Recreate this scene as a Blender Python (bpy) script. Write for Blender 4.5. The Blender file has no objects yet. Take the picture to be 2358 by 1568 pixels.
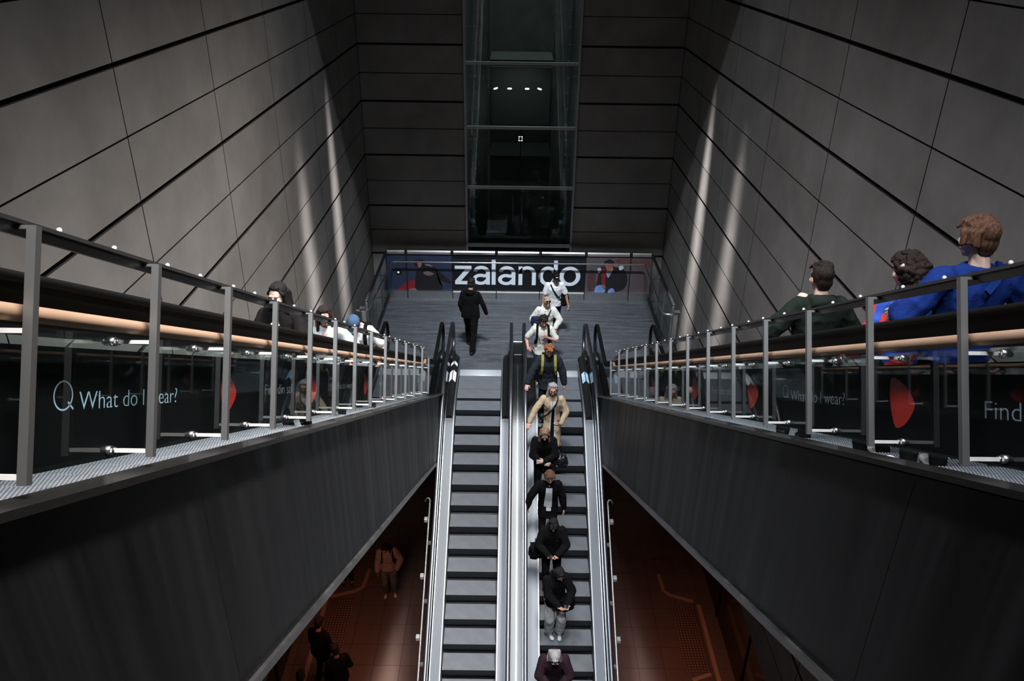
import bpy, bmesh, math, random
from mathutils import Vector, Matrix, noise
random.seed(7)
C = bpy.context.scene.collection
R = math.radians
# ---------------------------------------------------------------- camera
CH = 9.6                                    # lens height above the mezzanine floor
def cam_axes(p, r, yw):
    f = Vector((math.sin(yw)*math.cos(p), math.cos(yw)*math.cos(p), -math.sin(p)))
    rt = Vector((math.cos(yw), -math.sin(yw), 0)); up = rt.cross(f)
    return rt*math.cos(r)+up*math.sin(r), up*math.cos(r)-rt*math.sin(r), f
rt, up, fw = cam_axes(R(27.5), R(.795), R(.155))
cd = bpy.data.cameras.new('camera'); cam = bpy.data.objects.new('camera', cd); C.objects.link(cam)
cd.lens = 28; cd.sensor_width = 36; cd.clip_end = 200; cd.clip_start = .05
M = Matrix((rt, up, -fw)).transposed().to_4x4(); M.translation = Vector((0, 0, CH))
cam.matrix_world = M
sc = bpy.context.scene; sc.camera = cam
# ---------------------------------------------------------------- world, exposure, lights
w = bpy.data.worlds.new('world'); sc.world = w; w.use_nodes = True
w.node_tree.nodes['Background'].inputs[0].default_value = (.75, .85, 1, 1)
w.node_tree.nodes['Background'].inputs[1].default_value = .0
sc.view_settings.view_transform = 'Standard'; sc.view_settings.look = 'None'
sc.view_settings.exposure = 0; sc.view_settings.gamma = 1; sc.view_settings.use_curve_mapping = False
sc.cycles.use_denoising = True
sc.cycles.max_bounces = 6; sc.cycles.glossy_bounces = 3; sc.cycles.transparent_max_bounces = 16
sc.cycles.diffuse_bounces = 3; sc.cycles.sample_clamp_indirect = 4
def area(name, loc, to, sx, sy, power, col, spread=180, roll=None):
    l = bpy.data.lights.new(name, 'AREA'); l.shape = 'RECTANGLE'; l.size = sx; l.size_y = sy
    l.energy = power; l.color = col; l.spread = R(spread)
    o = bpy.data.objects.new(name, l); C.objects.link(o)
    d = Vector(to)-Vector(loc)
    z = -d.normalized(); x = Vector(roll) if roll else Vector((1, 0, 0))
    x = (x - z*x.dot(z)).normalized(); y = z.cross(x)
    m = Matrix((x, y, z)).transposed().to_4x4(); m.translation = Vector(loc); o.matrix_world = m
    return o
DAY = (.86, .93, 1)
# daylight through the skylights at street level, far above the hall
area('skylight', (.2, 8.0, 19.5), (.2, 9.6, 0), 3.2, 7, 82, DAY, 50)
area('skylight_front', (.2, -1.5, 19.5), (.2, 7.8, 4), 4.5, .8, 150, DAY, 36)
area('skylight_back', (.2, 9.1, 19.5), (.2, 19.0, 0), 3.6, .25, 280, DAY, 34)
area('skylight_wash_left', (2.6, 6.5, 19), (-4.05, 7.2, -2.6), 13, 1.0, 760, (1, .955, .915), 34, (0, 1, 0))
area('skylight_wash_right', (-2.2, 6.5, 19), (4.42, 7.2, -2.4), 13, 1.0, 300, (.95, .955, 1), 34, (0, 1, 0))
for nm, x, y, tx, s, p in (('sunbeam_a', -3.05, 17.75, -4.05, .12, 27), ('sunbeam_b', -2.9, 15.0, -4.05, .4, 22),
                        ('sunbeam_c', 3.4, 17.95, 4.42, .12, 32), ('sunbeam_d', 3.3, 15.25, 4.42, .4, 20)):
    area(nm, (x, y, 11.9), (tx, y, 1.6), s, .3, p, (1, .97, .97), 8, (0, 1, 0))
area('lift_shaft_fill', (.22, 22.9, 16), (.22, 22.9, 0), 2.6, 1.8, 190, (.9, 1, .97), 120)  # added fill light that brightens the shaft interior
area('lift_car_fill', (.22, 23.0, 6.25), (.22, 23.0, 0), 1.2, .8, 6, (.9, 1, .97), 150)  # added fill light under the car roof, no fitting modelled
area('platform_lamp_left', (-3.2, 12.0, -2.2), (-3.4, 12.5, -5.3), 1.0, 2, 17, (1, .42, .25), 150)
area('platform_lamp_right', (3.6, 12.0, -2.2), (3.7, 12.5, -5.3), 1.0, 2, 16, (1, .42, .25), 150)
# ---------------------------------------------------------------- materials
MATS = {}
def mat(name, col, rough=.6, metal=0, spec=.5, nz=0, nscale=8, stretch=(1, 1, 1), bump=0, bscale=60, coat=0, rvar=0, emis=None, es=0, alpha=1, col2=None):
    if name in MATS: return MATS[name]
    m = bpy.data.materials.new(name); m.use_nodes = True; nt = m.node_tree; N = nt.nodes; L = nt.links
    b = N['Principled BSDF']; c = (*col, 1)
    b.inputs['Base Color'].default_value = c; b.inputs['Roughness'].default_value = rough
    b.inputs['Metallic'].default_value = metal; b.inputs['Specular IOR Level'].default_value = spec
    b.inputs['Coat Weight'].default_value = coat; b.inputs['Alpha'].default_value = alpha
    if emis: b.inputs['Emission Color'].default_value = (*emis, 1); b.inputs['Emission Strength'].default_value = es
    if nz or bump or rvar or col2:
        tc = N.new('ShaderNodeTexCoord'); mp = N.new('ShaderNodeMapping'); mp.inputs['Scale'].default_value = stretch
        L.new(tc.outputs['Object'], mp.inputs[0])
        n = N.new('ShaderNodeTexNoise'); n.inputs['Scale'].default_value = nscale; n.inputs['Detail'].default_value = 6
        n.inputs['Roughness'].default_value = .6; L.new(mp.outputs[0], n.inputs['Vector'])
        if nz or col2:
            r = N.new('ShaderNodeValToRGB'); L.new(n.outputs[0], r.inputs[0])
            a = tuple(max(0, x*(1-nz)) for x in col); d = col2 or tuple(min(1, x*(1+nz)) for x in col)
            r.color_ramp.elements[0].position = .3; r.color_ramp.elements[0].color = (*a, 1)
            r.color_ramp.elements[1].position = .7; r.color_ramp.elements[1].color = (*d, 1)
            L.new(r.outputs[0], b.inputs['Base Color'])
        if rvar:
            q = N.new('ShaderNodeMapRange'); L.new(n.outputs[0], q.inputs[0]); q.inputs[1].default_value = .25; q.inputs[2].default_value = .75
            q.inputs[3].default_value = max(0, rough-rvar); q.inputs[4].default_value = rough+rvar; L.new(q.outputs[0], b.inputs['Roughness'])
        if bump:
            n2 = N.new('ShaderNodeTexNoise'); n2.inputs['Scale'].default_value = bscale; n2.inputs['Detail'].default_value = 3; L.new(mp.outputs[0], n2.inputs['Vector'])
            bp = N.new('ShaderNodeBump'); bp.inputs['Strength'].default_value = bump; bp.inputs['Distance'].default_value = .01
            L.new(n2.outputs[0], bp.inputs['Height']); L.new(bp.outputs[0], b.inputs['Normal'])
    MATS[name] = m; return m
def glass(name, tint, gloss=1.0, rough=.02):
    m = bpy.data.materials.new(name); m.use_nodes = True; nt = m.node_tree; N = nt.nodes; L = nt.links
    N.remove(N['Principled BSDF']); o = N['Material Output']
    t = N.new('ShaderNodeBsdfTransparent'); t.inputs[0].default_value = (*tint, 1)
    g = N.new('ShaderNodeBsdfGlossy'); g.inputs['Roughness'].default_value = rough; g.inputs[0].default_value = (.95, 1, 1, 1)
    f = N.new('ShaderNodeFresnel'); f.inputs[0].default_value = 1.5; ge = N.new('ShaderNodeNewGeometry'); io = N.new('ShaderNodeMapRange'); L.new(ge.outputs['Backfacing'], io.inputs[0]); io.inputs[3].default_value = 1.5; io.inputs[4].default_value = 1.0; L.new(io.outputs[0], f.inputs[0])
    mu = N.new('ShaderNodeMath'); mu.operation = 'MULTIPLY'; mu.inputs[1].default_value = gloss; L.new(f.outputs[0], mu.inputs[0])
    mx = N.new('ShaderNodeMixShader'); L.new(mu.outputs[0], mx.inputs[0]); L.new(t.outputs[0], mx.inputs[1]); L.new(g.outputs[0], mx.inputs[2]); L.new(mx.outputs[0], o.inputs[0])
    MATS[name] = m; return m
concrete = mat('concrete panel', (.20, .187, .175), .75, nz=.2, nscale=.9, col2=(.245, .23, .22), bump=.15, bscale=14, spec=.3)
jointm = mat('dark joint seal', (.006, .004, .004), .9)  # own dark colour of the seals between wall panels
steel = mat('brushed steel', (.55, .56, .57), .32, 1, nz=.1, nscale=3, stretch=(8, .3, 1), rvar=.06)
bright = mat('polished steel', (.75, .77, .79), .22, 1)
cdeck = mat('centre deck steel', (.095, .098, .10), .42, 1, nz=.06, nscale=2, stretch=(6, .3, 1))
skirtm = mat('skirt steel', (.24, .245, .25), .45, .8)
dull = mat('dull steel', (.30, .30, .30), .42, 1, nz=.15, nscale=4, rvar=.08)
clad = mat('blackened steel cladding', (.012, .012, .013), .45, .8, nz=.6, nscale=1.9, stretch=(1, 2.2, .10), rvar=.14, col2=(.032, .032, .035))
rubber = mat('black rubber', (.12, .125, .14), .34, .92)
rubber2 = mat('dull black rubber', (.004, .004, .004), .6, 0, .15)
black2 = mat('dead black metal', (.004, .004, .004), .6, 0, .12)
blackm = mat('black metal', (.012, .012, .014), .4, .2)
decks = mat('deck steel', (.07, .074, .08), .42, 1, nz=.1, nscale=3, stretch=(8, .3, 1), rvar=.05)
tread = mat('step aluminium', (.145, .155, .172), .55, .25, nz=.12, nscale=5)
riser = mat('step riser', (.026, .028, .032), .5, .5)
wood = mat('beech handrail', (.29, .185, .123), .5, spec=.2, nz=.06, nscale=3, stretch=(8, 1, 1), col2=(.34, .225, .155))
thin = glass('clear glass', (.93, .96, .96), .75)
dglass = glass('lift glass', (.74, .78, .78), .8)
white = mat('white print', (.76, .82, .90), .5)
# ---------------------------------------------------------------- mesh helpers
def obj(name, bm, m=None, parent=None, smooth=False, mats=None):
    me = bpy.data.meshes.new(name); bm.normal_update(); bm.to_mesh(me); bm.free()
    for x in (mats or [m]): me.materials.append(x)
    if smooth:
        for p in me.polygons: p.use_smooth = True
    o = bpy.data.objects.new(name, me); C.objects.link(o)
    if parent: o.parent = parent
    return o
def thing(name, label, cat, loc=(0, 0, 0), rz=0, group=None):
    o = bpy.data.objects.new(name, None); C.objects.link(o); o.location = loc; o.rotation_euler = (0, 0, rz)
    o.empty_display_size = .1
    o['label'] = label; o['category'] = cat
    if group: o['group'] = group
    return o
def tag(o, label, cat, group=None, kind=None):
    o['label'] = label; o['category'] = cat
    if group: o['group'] = group
    if kind: o['kind'] = kind
    return o
def struct(name, bm, m=None, mats=None, label=None, smooth=False):
    o = obj(name, bm, m, mats=mats, smooth=smooth); o['kind'] = 'structure'
    if label: o['label'] = label
    return o
NB = bmesh.new
def box(bm, x0, x1, y0, y1, z0, z1, mi=0, bev=0):
    vs = [bm.verts.new((x, y, z)) for z in (z0, z1) for y in (y0, y1) for x in (x0, x1)]
    fs = [bm.faces.new([vs[i] for i in q]) for q in ((0, 2, 3, 1), (4, 5, 7, 6), (0, 1, 5, 4), (2, 6, 7, 3), (0, 4, 6, 2), (1, 3, 7, 5))]
    for f in fs: f.material_index = mi
    if bev:
        es = list({e for f in fs for e in f.edges})
        bmesh.ops.bevel(bm, geom=es, offset=bev, segments=1, affect='EDGES')
    return vs
def obox(bm, c, ax, ay, az, hx, hy, hz, mi=0):
    c = Vector(c); vs = []
    for k in (-1, 1):
        for j in (-1, 1):
            for i in (-1, 1): vs.append(bm.verts.new(c+ax*hx*i+ay*hy*j+az*hz*k))
    for q in ((0, 2, 3, 1), (4, 5, 7, 6), (0, 1, 5, 4), (2, 6, 7, 3), (0, 4, 6, 2), (1, 3, 7, 5)):
        bm.faces.new([vs[i] for i in q]).material_index = mi
def tube(bm, pts, r, n=10, cap=True, mi=0):
    pts = [Vector(p) for p in pts]; rings = []
    rr = r if isinstance(r, (list, tuple)) else [r]*len(pts)
    t0 = (pts[1]-pts[0]).normalized(); a = t0.orthogonal().normalized()
    for i, p in enumerate(pts):
        t = (pts[min(i+1, len(pts)-1)]-pts[max(i-1, 0)]).normalized()
        a = (a-t*a.dot(t)).normalized(); b = t.cross(a)
        rings.append([bm.verts.new(p+(a*math.cos(2*math.pi*k/n)+b*math.sin(2*math.pi*k/n))*rr[i]) for k in range(n)])
    for i in range(len(rings)-1):
        for k in range(n):
            f = bm.faces.new((rings[i][k], rings[i][(k+1) % n], rings[i+1][(k+1) % n], rings[i+1][k])); f.smooth = True; f.material_index = mi
    if cap:
        bm.faces.new(rings[0][::-1]).material_index = mi; bm.faces.new(rings[-1]).material_index = mi
def sweep(bm, path, prof, mi=0, smooth=False):
    # path: (y,z,ny,nz); prof: closed loop of (x,t)
    rings = [[bm.verts.new((x, y+ny*t, z+nz*t)) for x, t in prof] for y, z, ny, nz in path]
    n = len(prof)
    for i in range(len(rings)-1):
        for k in range(n):
            f = bm.faces.new((rings[i][k], rings[i][(k+1) % n], rings[i+1][(k+1) % n], rings[i+1][k])); f.material_index = mi; f.smooth = smooth
    for r_ in (rings[0][::-1], rings[-1]):
        try: bm.faces.new(r_).material_index = mi
        except ValueError: pass
    bmesh.ops.recalc_face_normals(bm, faces=bm.faces)
def rect(x0, x1, t0, t1): return [(x0, t0), (x1, t0), (x1, t1), (x0, t1)]
def quad(bm, pts, mi=0):
    f = bm.faces.new([bm.verts.new(p) for p in pts]); f.material_index = mi; return f
# ---------------------------------------------------------------- hall shell
XL, XR, YB = -4.05, 4.42, 21.76
TAN = math.tan(R(30))
def rowz(k): return CH-1.30-.72*k
JY = [8.40-2.714*4, 8.40-2.714*3, 8.40-2.714*2, 8.40-2.714, 8.40, 11.12, 13.82, 16.53, 19.22]
def wall_panels(mapf, a_edges, thick0, zlo, zhi):
    bm = NB()
    ks = range(int((CH-1.30-zhi)/.72)-1, int((CH-1.30-zlo)/.72)+1)
    for i in range(len(a_edges)-1):
        a0, a1 = a_edges[i], a_edges[i+1]
        for k in ks:
            g0 = .026 if k % 2 == 0 else .008; g1 = .008 if k % 2 == 0 else .026   # joint above and below this row
            z1 = rowz(k)-g0; z0 = rowz(k+1)+g1
            gy0 = .010 if i % 2 else .016
            A0, A1 = a0+gy0*.6, a1-gy0*.6
            b = .002
            o_ = [mapf(A0, z0, 0), mapf(A1, z0, 0), mapf(A1, z1, 0), mapf(A0, z1, 0)]
            f_ = [mapf(A0+b, z0+b, b), mapf(A1-b, z0+b, b), mapf(A1-b, z1-b, b), mapf(A0+b, z1-b, b)]
            bk = [mapf(A0, z0, -.03), mapf(A1, z0, -.03), mapf(A1, z1, -.03), mapf(A0, z1, -.03)]
            O = [bm.verts.new(v) for v in o_]; F = [bm.verts.new(v) for v in f_]; K = [bm.verts.new(v) for v in bk]
            bm.faces.new(F)
            for q in range(4):
                bm.faces.new((O[q], O[(q+1) % 4], F[(q+1) % 4], F[q])).material_index = 1; bm.faces.new((K[q], K[(q+1) % 4], O[(q+1) % 4], O[q])).material_index = 1
    zt, zb = rowz(ks[0]), rowz(ks[-1]+1)
    quad(bm, [mapf(a_edges[0], zb, -.028), mapf(a_edges[-1], zb, -.028), mapf(a_edges[-1], zt, -.028), mapf(a_edges[0], zt, -.028)], 1)
    quad(bm, [mapf(a_edges[0], zb, -.3), mapf(a_edges[-1], zb, -.3), mapf(a_edges[-1], zt, -.3), mapf(a_edges[0], zt, -.3)], 1)
    bmesh.ops.recalc_face_normals(bm, faces=bm.faces)
    return bm
ED = JY+[YB]
struct('wall_left', wall_panels(lambda a, z, d: (XL+d, a, z), ED, 0, -1.7, 20), mats=[concrete, jointm], label='tall left wall of grey concrete panels with dark joints')
struct('wall_right', wall_panels(lambda a, z, d: (XR-d, a, z), ED, 0, -1.7, 20), mats=[concrete, jointm], label='tall right wall of grey concrete panels with dark joints')
EX0, EX1 = -1.31, 1.75                     # lift opening
bmw = wall_panels(lambda a, z, d: (a, YB-d, z), [XL, EX0], 0, -6, 20)
struct('wall_back', bmw, mats=[concrete, jointm], label='dark back wall panels left of the glass lift shaft')
bmw = wall_panels(lambda a, z, d: (a, YB-d, z), [EX1, XR], 0, -6, 20)
struct('wall_back', bmw, mats=[concrete, jointm], label='dark back wall panels right of the glass lift shaft')
bm = NB(); quad(bm, [(XL-1, -2.6, -6), (XR+1, -2.6, -6), (XR+1, -2.6, 20), (XL-1, -2.6, 20)]); struct('wall_front', bm, concrete)
bm = NB(); box(bm, XL-1, XR+1, -2.6, 25, 20, 20.1); struct('ceiling', bm, concrete)
bm = NB(); box(bm, XL, XR, 14.25, YB, 12.0, 12.3); struct('shade_slab_1', bm, concrete, label='added slab out of view that shades the back wall')  # unseen slab added so its edge keeps the skylight off the back wall
# mezzanine floor
fl = mat('mezzanine floor', (.065, .071, .082), .50, .2, nz=.35, nscale=2.2, stretch=(.5, 5, 1), col2=(.115, .122, .135), rvar=.12)
def add_scuffs(m):
    nt = m.node_tree; N = nt.nodes; L = nt.links; b = N['Principled BSDF']
    tc = N.new('ShaderNodeTexCoord'); mp = N.new('ShaderNodeMapping'); mp.inputs['Scale'].default_value = (1.2, 16, 1); L.new(tc.outputs['Object'], mp.inputs[0])
    n = N.new('ShaderNodeTexNoise'); n.inputs['Scale'].default_value = 3.2; n.inputs['Detail'].default_value = 8; n.inputs['Roughness'].default_value = .75; L.new(mp.outputs[0], n.inputs[0])
    r = N.new('ShaderNodeValToRGB'); r.color_ramp.elements[0].position = .55; r.color_ramp.elements[1].position = .78; L.new(n.outputs[0], r.inputs[0])
    mx = N.new('ShaderNodeMix'); mx.data_type = 'RGBA'; old = b.inputs['Base Color'].links[0].from_socket
    L.new(r.outputs[0], mx.inputs[0]); L.new(old, mx.inputs[6]); mx.inputs[7].default_value = (.34, .36, .38, 1); L.new(mx.outputs[2], b.inputs['Base Color'])
add_scuffs(fl)
FX0, FX1, FY1 = -3.56, 4.02, 21.05
bm = NB()
box(bm, FX0, FX1, 18.755, FY1, -.05, 0); box(bm, FX0, FX1, 17.0, 18.745, -.05, 0)
box(bm, FX0, FX1, 17.0, FY1, -.62, -.06)
box(bm, -3.2, -1.62, 15.4, 17.0, -.62, -.3); box(bm, 2.08, 3.66, 15.4, 17.0, -.62, -.3)
struct('floor', bm, fl, label='scuffed blue grey floor of the mezzanine landing')
# ---------------------------------------------------------------- escalator paths
def esc_path(kind, y0, y1, seg=14, Rr=2.0):
    """nosing line as (y,z,ny,nz) from the sloped end (y0) to the flat end (y1)"""
    K = 15.18 if kind == 'low' else 15.53
    sg = 1 if kind == 'low' else -1                 # dz/dy on the slope
    T = Rr*math.tan(R(15)); s, c = math.sin(R(30)), math.cos(R(30)); out = []
    ya = K-T*c; za = sg*(-T*s)
    n = 6
    for i in range(n):
        y = y0+(ya-y0)*i/n; out.append((y, sg*(y-K)*TAN, -sg*s, c))
    for i in range(seg+1):
        a = R(30)*(1-i/seg)
        if kind == 'low': cy, cz = K+T, -Rr; out.append((cy-Rr*math.sin(a), cz+Rr*math.cos(a), -math.sin(a), math.cos(a)))
        else: cy, cz = K+T, Rr; out.append((cy-Rr*math.sin(a), cz-Rr*math.cos(a), math.sin(a), math.cos(a)))
    out.append((y1, 0, 0, 1))
    return out
def newel_path(kind, y0, t, yend=17.6, rad=.37, zc=.5):
    """handrail centre line incl. newel: list of Vector(0,y,z)"""
    P = [Vector((0, y+ny*t, z+nz*t)) for y, z, ny, nz in esc_path(kind, y0, yend)]
    zt = P[-1].z; cy = yend; r = .40
    for i in range(1, 13):
        a = math.pi*i/12; P.append(Vector((0, cy+r*math.sin(a), zt-r+r*math.cos(a))))
    P.append(Vector((0, cy-.35, zt-2*r)))
    return P
def rail_on(bm, P, x, hw, hh, mi=0):
    rings = []
    prof = [(-hw, -hh*.5), (-hw, hh*.3), (-hw*.6, hh), (hw*.6, hh), (hw, hh*.3), (hw, -hh*.5), (hw*.5, -hh), (-hw*.5, -hh)]
    for i, p in enumerate(P):
        t = (P[min(i+1, len(P)-1)]-P[max(i-1, 0)]).normalized(); n = Vector((0, -t.z, t.y))
        rings.append([bm.verts.new(Vector((x+a, p.y, p.z))+n*b) for a, b in prof])
    for i in range(len(rings)-1):
        for k in range(8):
            f = bm.faces.new((rings[i][k], rings[i][(k+1) % 8], rings[i+1][(k+1) % 8], rings[i+1][k])); f.smooth = True; f.material_index = mi
    bm.faces.new(rings[0]); bm.faces.new(rings[-1][::-1]); bmesh.ops.recalc_face_normals(bm, faces=bm.faces)
def pane(bm, P, x, drop, th=.005, zmin=None):
    """balustrade panel under a rail line: from the rail down to nosing+drop"""
    rings = []
    for (a, b) in P:
        rings.append([bm.verts.new((x+d, v.y, v.z)) for d in (-th, th) for v in (a, b)])
    for i in range(len(rings)-1):
        p, q = rings[i], rings[i+1]
        bm.faces.new((p[0], p[1], q[1], q[0])); bm.faces.new((p[2], q[2], q[3], p[3])); bm.faces.new((p[0], q[0], q[2], p[2])); bm.faces.new((p[1], p[3], q[3], q[1]))
    for p in (rings[0], rings[-1]): bm.faces.new((p[0], p[1], p[3], p[2]))
    bmesh.ops.recalc_face_normals(bm, faces=bm.faces)
def step_mesh(name, sgn):
    bm = NB(); hw = .50
    # nosing edge at y=0, tread runs to +y*sgn
    def b(x0, x1, ya, yb, z0, z1, mi):
        ya, yb = sorted((ya*sgn, yb*sgn)); box(bm, x0, x1, ya, yb, z0, z1, mi)
    b(-hw, hw, .004, .396, -.03, -.010, 0)
    n = 46; p = 2*hw/n
    for i in range(n): b(-hw+p*i, -hw+p*i+p*.55, 0, .398, -.012, 0, 0)
    pr = [(.002, -.012), (.010, -.10), (.03, -.19), (.055, -.245)]
    for i in range(3):
        y0, z0 = pr[i]; y1, z1 = pr[i+1]
        vs = [bm.verts.new(v) for v in ((-hw, y0*sgn, z0), (hw, y0*sgn, z0), (hw, y1*sgn, z1), (-hw, y1*sgn, z1))]
        f = bm.faces.new(vs); f.material_index = 1; f.smooth = True
    b(-hw, hw, .05, .35, -.10, -.03, 1)
    bmesh.ops.recalc_face_normals(bm, faces=bm.faces)
    me = bpy.data.meshes.new(name); bm.to_mesh(me); bm.free(); me.materials.append(tread); me.materials.append(riser); return me
STEP = {'low': step_mesh('step', 1), 'up': step_mesh('step', -1)}
def nosing_z(kind, y):
    P = esc_path(kind, -12, 22)
    for i in range(len(P)-1):
        if P[i][0] <= y <= P[i+1][0]:
            f = (y-P[i][0])/(P[i+1][0]-P[i][0]); return P[i][1]+(P[i+1][1]-P[i][1])*f
    return 0
def escalator(kind, xc, label, y0, side_rails, caps=(), grp=None):
    t = thing('escalator', label, 'escalator', (0, 0, 0), group='escalators')
    hw = .50
    ys = []; y = 16.38 if kind == 'low' else 16.6
    while y > y0+.1: ys.append(y); y -= .4
    for y in ys:
        if kind == 'low': yy = y; z = nosing_z(kind, y)
        else: yy = y; z = nosing_z(kind, y)
        o = bpy.data.objects.new('step', STEP[kind]); C.objects.link(o); o.parent = t; o.location = (xc, yy, z-.002)
    full = esc_path(kind, y0, 17.0)
    bm = NB(); box(bm, xc-hw-.03, xc+hw+.03, 16.62, 17.0, -.06, 0); obj('landing_plate', bm, fl if kind == 'low' else dull, t)
    bm = NB(); sweep(bm, [(16.58, -.004, -.35, .94), (16.62, .012, -.28, .96), (16.68, .022, -.14, .99), (16.80, .026, 0, 1), (16.86, .020, .1, 1)], rect(xc-hw, xc+hw, -.012, 0)); obj('comb_plate', bm, mat('comb aluminium', (.50, .52, .54), .5, .15) if kind == 'low' else dull, t, smooth=True)
    for sx, xr, deck_out in side_rails:      # sx: side of the steps, xr: rail x, deck_out: outer edge x of the deck
        near = kind == 'up' and abs(deck_out-.23) < 2
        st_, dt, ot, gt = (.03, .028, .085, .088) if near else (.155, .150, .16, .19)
        xin = xc+sx*(hw+.012)
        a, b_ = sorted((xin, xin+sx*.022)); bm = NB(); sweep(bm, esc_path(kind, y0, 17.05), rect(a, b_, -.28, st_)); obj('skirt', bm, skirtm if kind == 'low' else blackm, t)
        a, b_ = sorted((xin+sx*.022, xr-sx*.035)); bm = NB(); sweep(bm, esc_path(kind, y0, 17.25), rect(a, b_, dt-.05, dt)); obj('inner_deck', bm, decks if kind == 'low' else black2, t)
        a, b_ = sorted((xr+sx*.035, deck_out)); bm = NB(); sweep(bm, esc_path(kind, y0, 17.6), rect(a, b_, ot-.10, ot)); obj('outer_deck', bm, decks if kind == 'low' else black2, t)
        for d in (-.026, .026):
            bm = NB(); sweep(bm, esc_path(kind, y0, 17.6), rect(xr+d-.008, xr+d+.008, gt-.07, gt)); obj('glass_clamp', bm, bright if kind == 'low' else black2, t)
        NP = newel_path(kind, y0, .87 if kind == 'low' else .86)
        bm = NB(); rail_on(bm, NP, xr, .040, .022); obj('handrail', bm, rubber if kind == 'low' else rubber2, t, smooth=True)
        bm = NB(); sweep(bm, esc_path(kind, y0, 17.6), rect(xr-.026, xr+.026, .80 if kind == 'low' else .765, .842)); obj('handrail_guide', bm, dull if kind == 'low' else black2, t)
        pth = esc_path(kind, y0, 17.6); pairs = []
        for (y, z, ny, nz) in pth: pairs.append((Vector((0, y+ny*.80, z+nz*.80)), Vector((0, y+ny*.13, z+nz*.13))))
        for i in range(1, 9):
            a = math.pi*i/16; r = .37; pairs.append((Vector((0, 17.6+r*math.sin(a), .81-r+r*math.cos(a)-.0)), Vector((0, 17.6+r*math.sin(a)*.98, .13))))
        bm = NB(); pane(bm, pairs, xr, .13); obj('balustrade_glass', bm, thin, t)
        # rounded inlet cap where the rail dives into the base
        bm = NB(); P = [Vector((0, 17.55, .02)), Vector((0, 17.3, .10)), Vector((0, 17.0, .12))]
        tube(bm, [(xr, 17.75, .05), (xr, 17.6, .08), (xr, 17.2, .08)], [.05, .08, .08], 12); obj('inlet_cap', bm, blackm, t, smooth=True)
    return t
XLL, XLR = -.70, 1.14                    # centre lines of the two lower escalators
escalator('low', XLL, 'empty escalator with bare grey steps, left of the centre steel deck', 6.1, [(-1, -1.435, -1.50), (1, .03, .078)])
escalator('low', XLR, 'escalator carrying a single file of riders, right of the centre steel deck', 6.1, [(-1, .345, .30), (1, 1.875, 1.95)])
XUL, XUR = -2.38, 2.84
eul = escalator('up', XUL, 'upper escalator along the left wall with riders facing the camera', -.6, [(1, -1.70, -1.56), (-1, -3.10, -3.30)])
eur = escalator('up', XUR, 'upper escalator along the right wall with riders seen from behind', -.6, [(-1, 2.16, 2.02), (1, 3.56, 3.76)])
# inlet covers with stickers beside the lower combs (outer sides)
def inlet_cover(x, label, kind_):
    t = thing('inlet_cover', label, 'cover')
    bm = NB(); hw = .085
    prof = [(-hw, 0), (-hw, .06), (0, .125), (hw, .06), (hw, 0)]
    rings = []
    ys = [17.36, 17.33, 17.25, 17.1, 16.2, 15.6, 15.1, 14.8]
    sc_ = [.05, .5, .85, 1, 1, 1, 1, 1]
    for y, s in zip(ys, sc_):
        z = nosing_z('low', y); rings.append([bm.verts.new((x+a*s, y, z+.13+b*s)) for a, b in prof])
    for i in range(len(rings)-1):
        for k in range(4): bm.faces.new((rings[i][k], rings[i][k+1], rings[i+1][k+1], rings[i+1][k]))
        bm.faces.new((rings[i][4], rings[i][0], rings[i+1][0], rings[i+1][4]))
    bm.faces.new(rings[-1]); bm.faces.new(rings[0][::-1]); bmesh.ops.recalc_face_normals(bm, faces=bm.faces)
    obj('cover_shell', bm, blackm, t)
    def st(y0, y1, name, m, inset=.012, lift=.003):
        for s in (-1, 1):
            bm = NB(); 
            def P(u, y): # u 0 ridge ..1 edge
                return (x+s*hw*u, y, nosing_z('low', y)+.13+.125-.065*u+lift)
            quad(bm, [P(.1, y0), P(.92, y0-.05), P(.92, y1-.05), P(.1, y1)]); obj(name, bm, m, t)
    if kind_ == 'white':
        st(16.42, 15.98, 'sticker', mat('white sticker', (.8, .82, .86), .5)); st(16.86, 16.72, 'sticker', mat('white sticker', (.8, .82, .86), .5))
    elif kind_ == 'blue':
        wm = mat('blue print sticker', (.75, .8, .85), .5, col2=(.12, .42, .66), nscale=9)
        st(16.42, 15.98, 'sticker', wm)
    return t
inlet_cover(-1.335, 'black inlet cover with blank white stickers beside the empty escalator', 'white')
inlet_cover(1.775, 'black inlet cover with blue printed stickers beside the crowded escalator', 'blue')
inlet_cover(-.075, 'plain black inlet cover on the inner side of the empty escalator', '')
# centre deck between the lower escalators
t = thing('centre_deck', 'wide bright steel deck running down between the two lower escalators', 'deck')
p = esc_path('low', 6.1, 16.9)
for a, b_ in ((.08, .176), (.200, .298)):
    bm = NB(); sweep(bm, p, rect(a, b_, .10, .165)); obj('deck_plate', bm, cdeck, t)
bm = NB(); sweep(bm, p, rect(.176, .200, .06, .14)); obj('groove', bm, dull, t)
bm = NB(); box(bm, .085, .30, 16.9, 17.5, 0, .42, bev=.01); obj('end_box', bm, blackm, t)
bm = NB(); box(bm, .075, .31, 17.5, 17.56, .05, .46, bev=.01); obj('end_frame', bm, steel, t)
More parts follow.
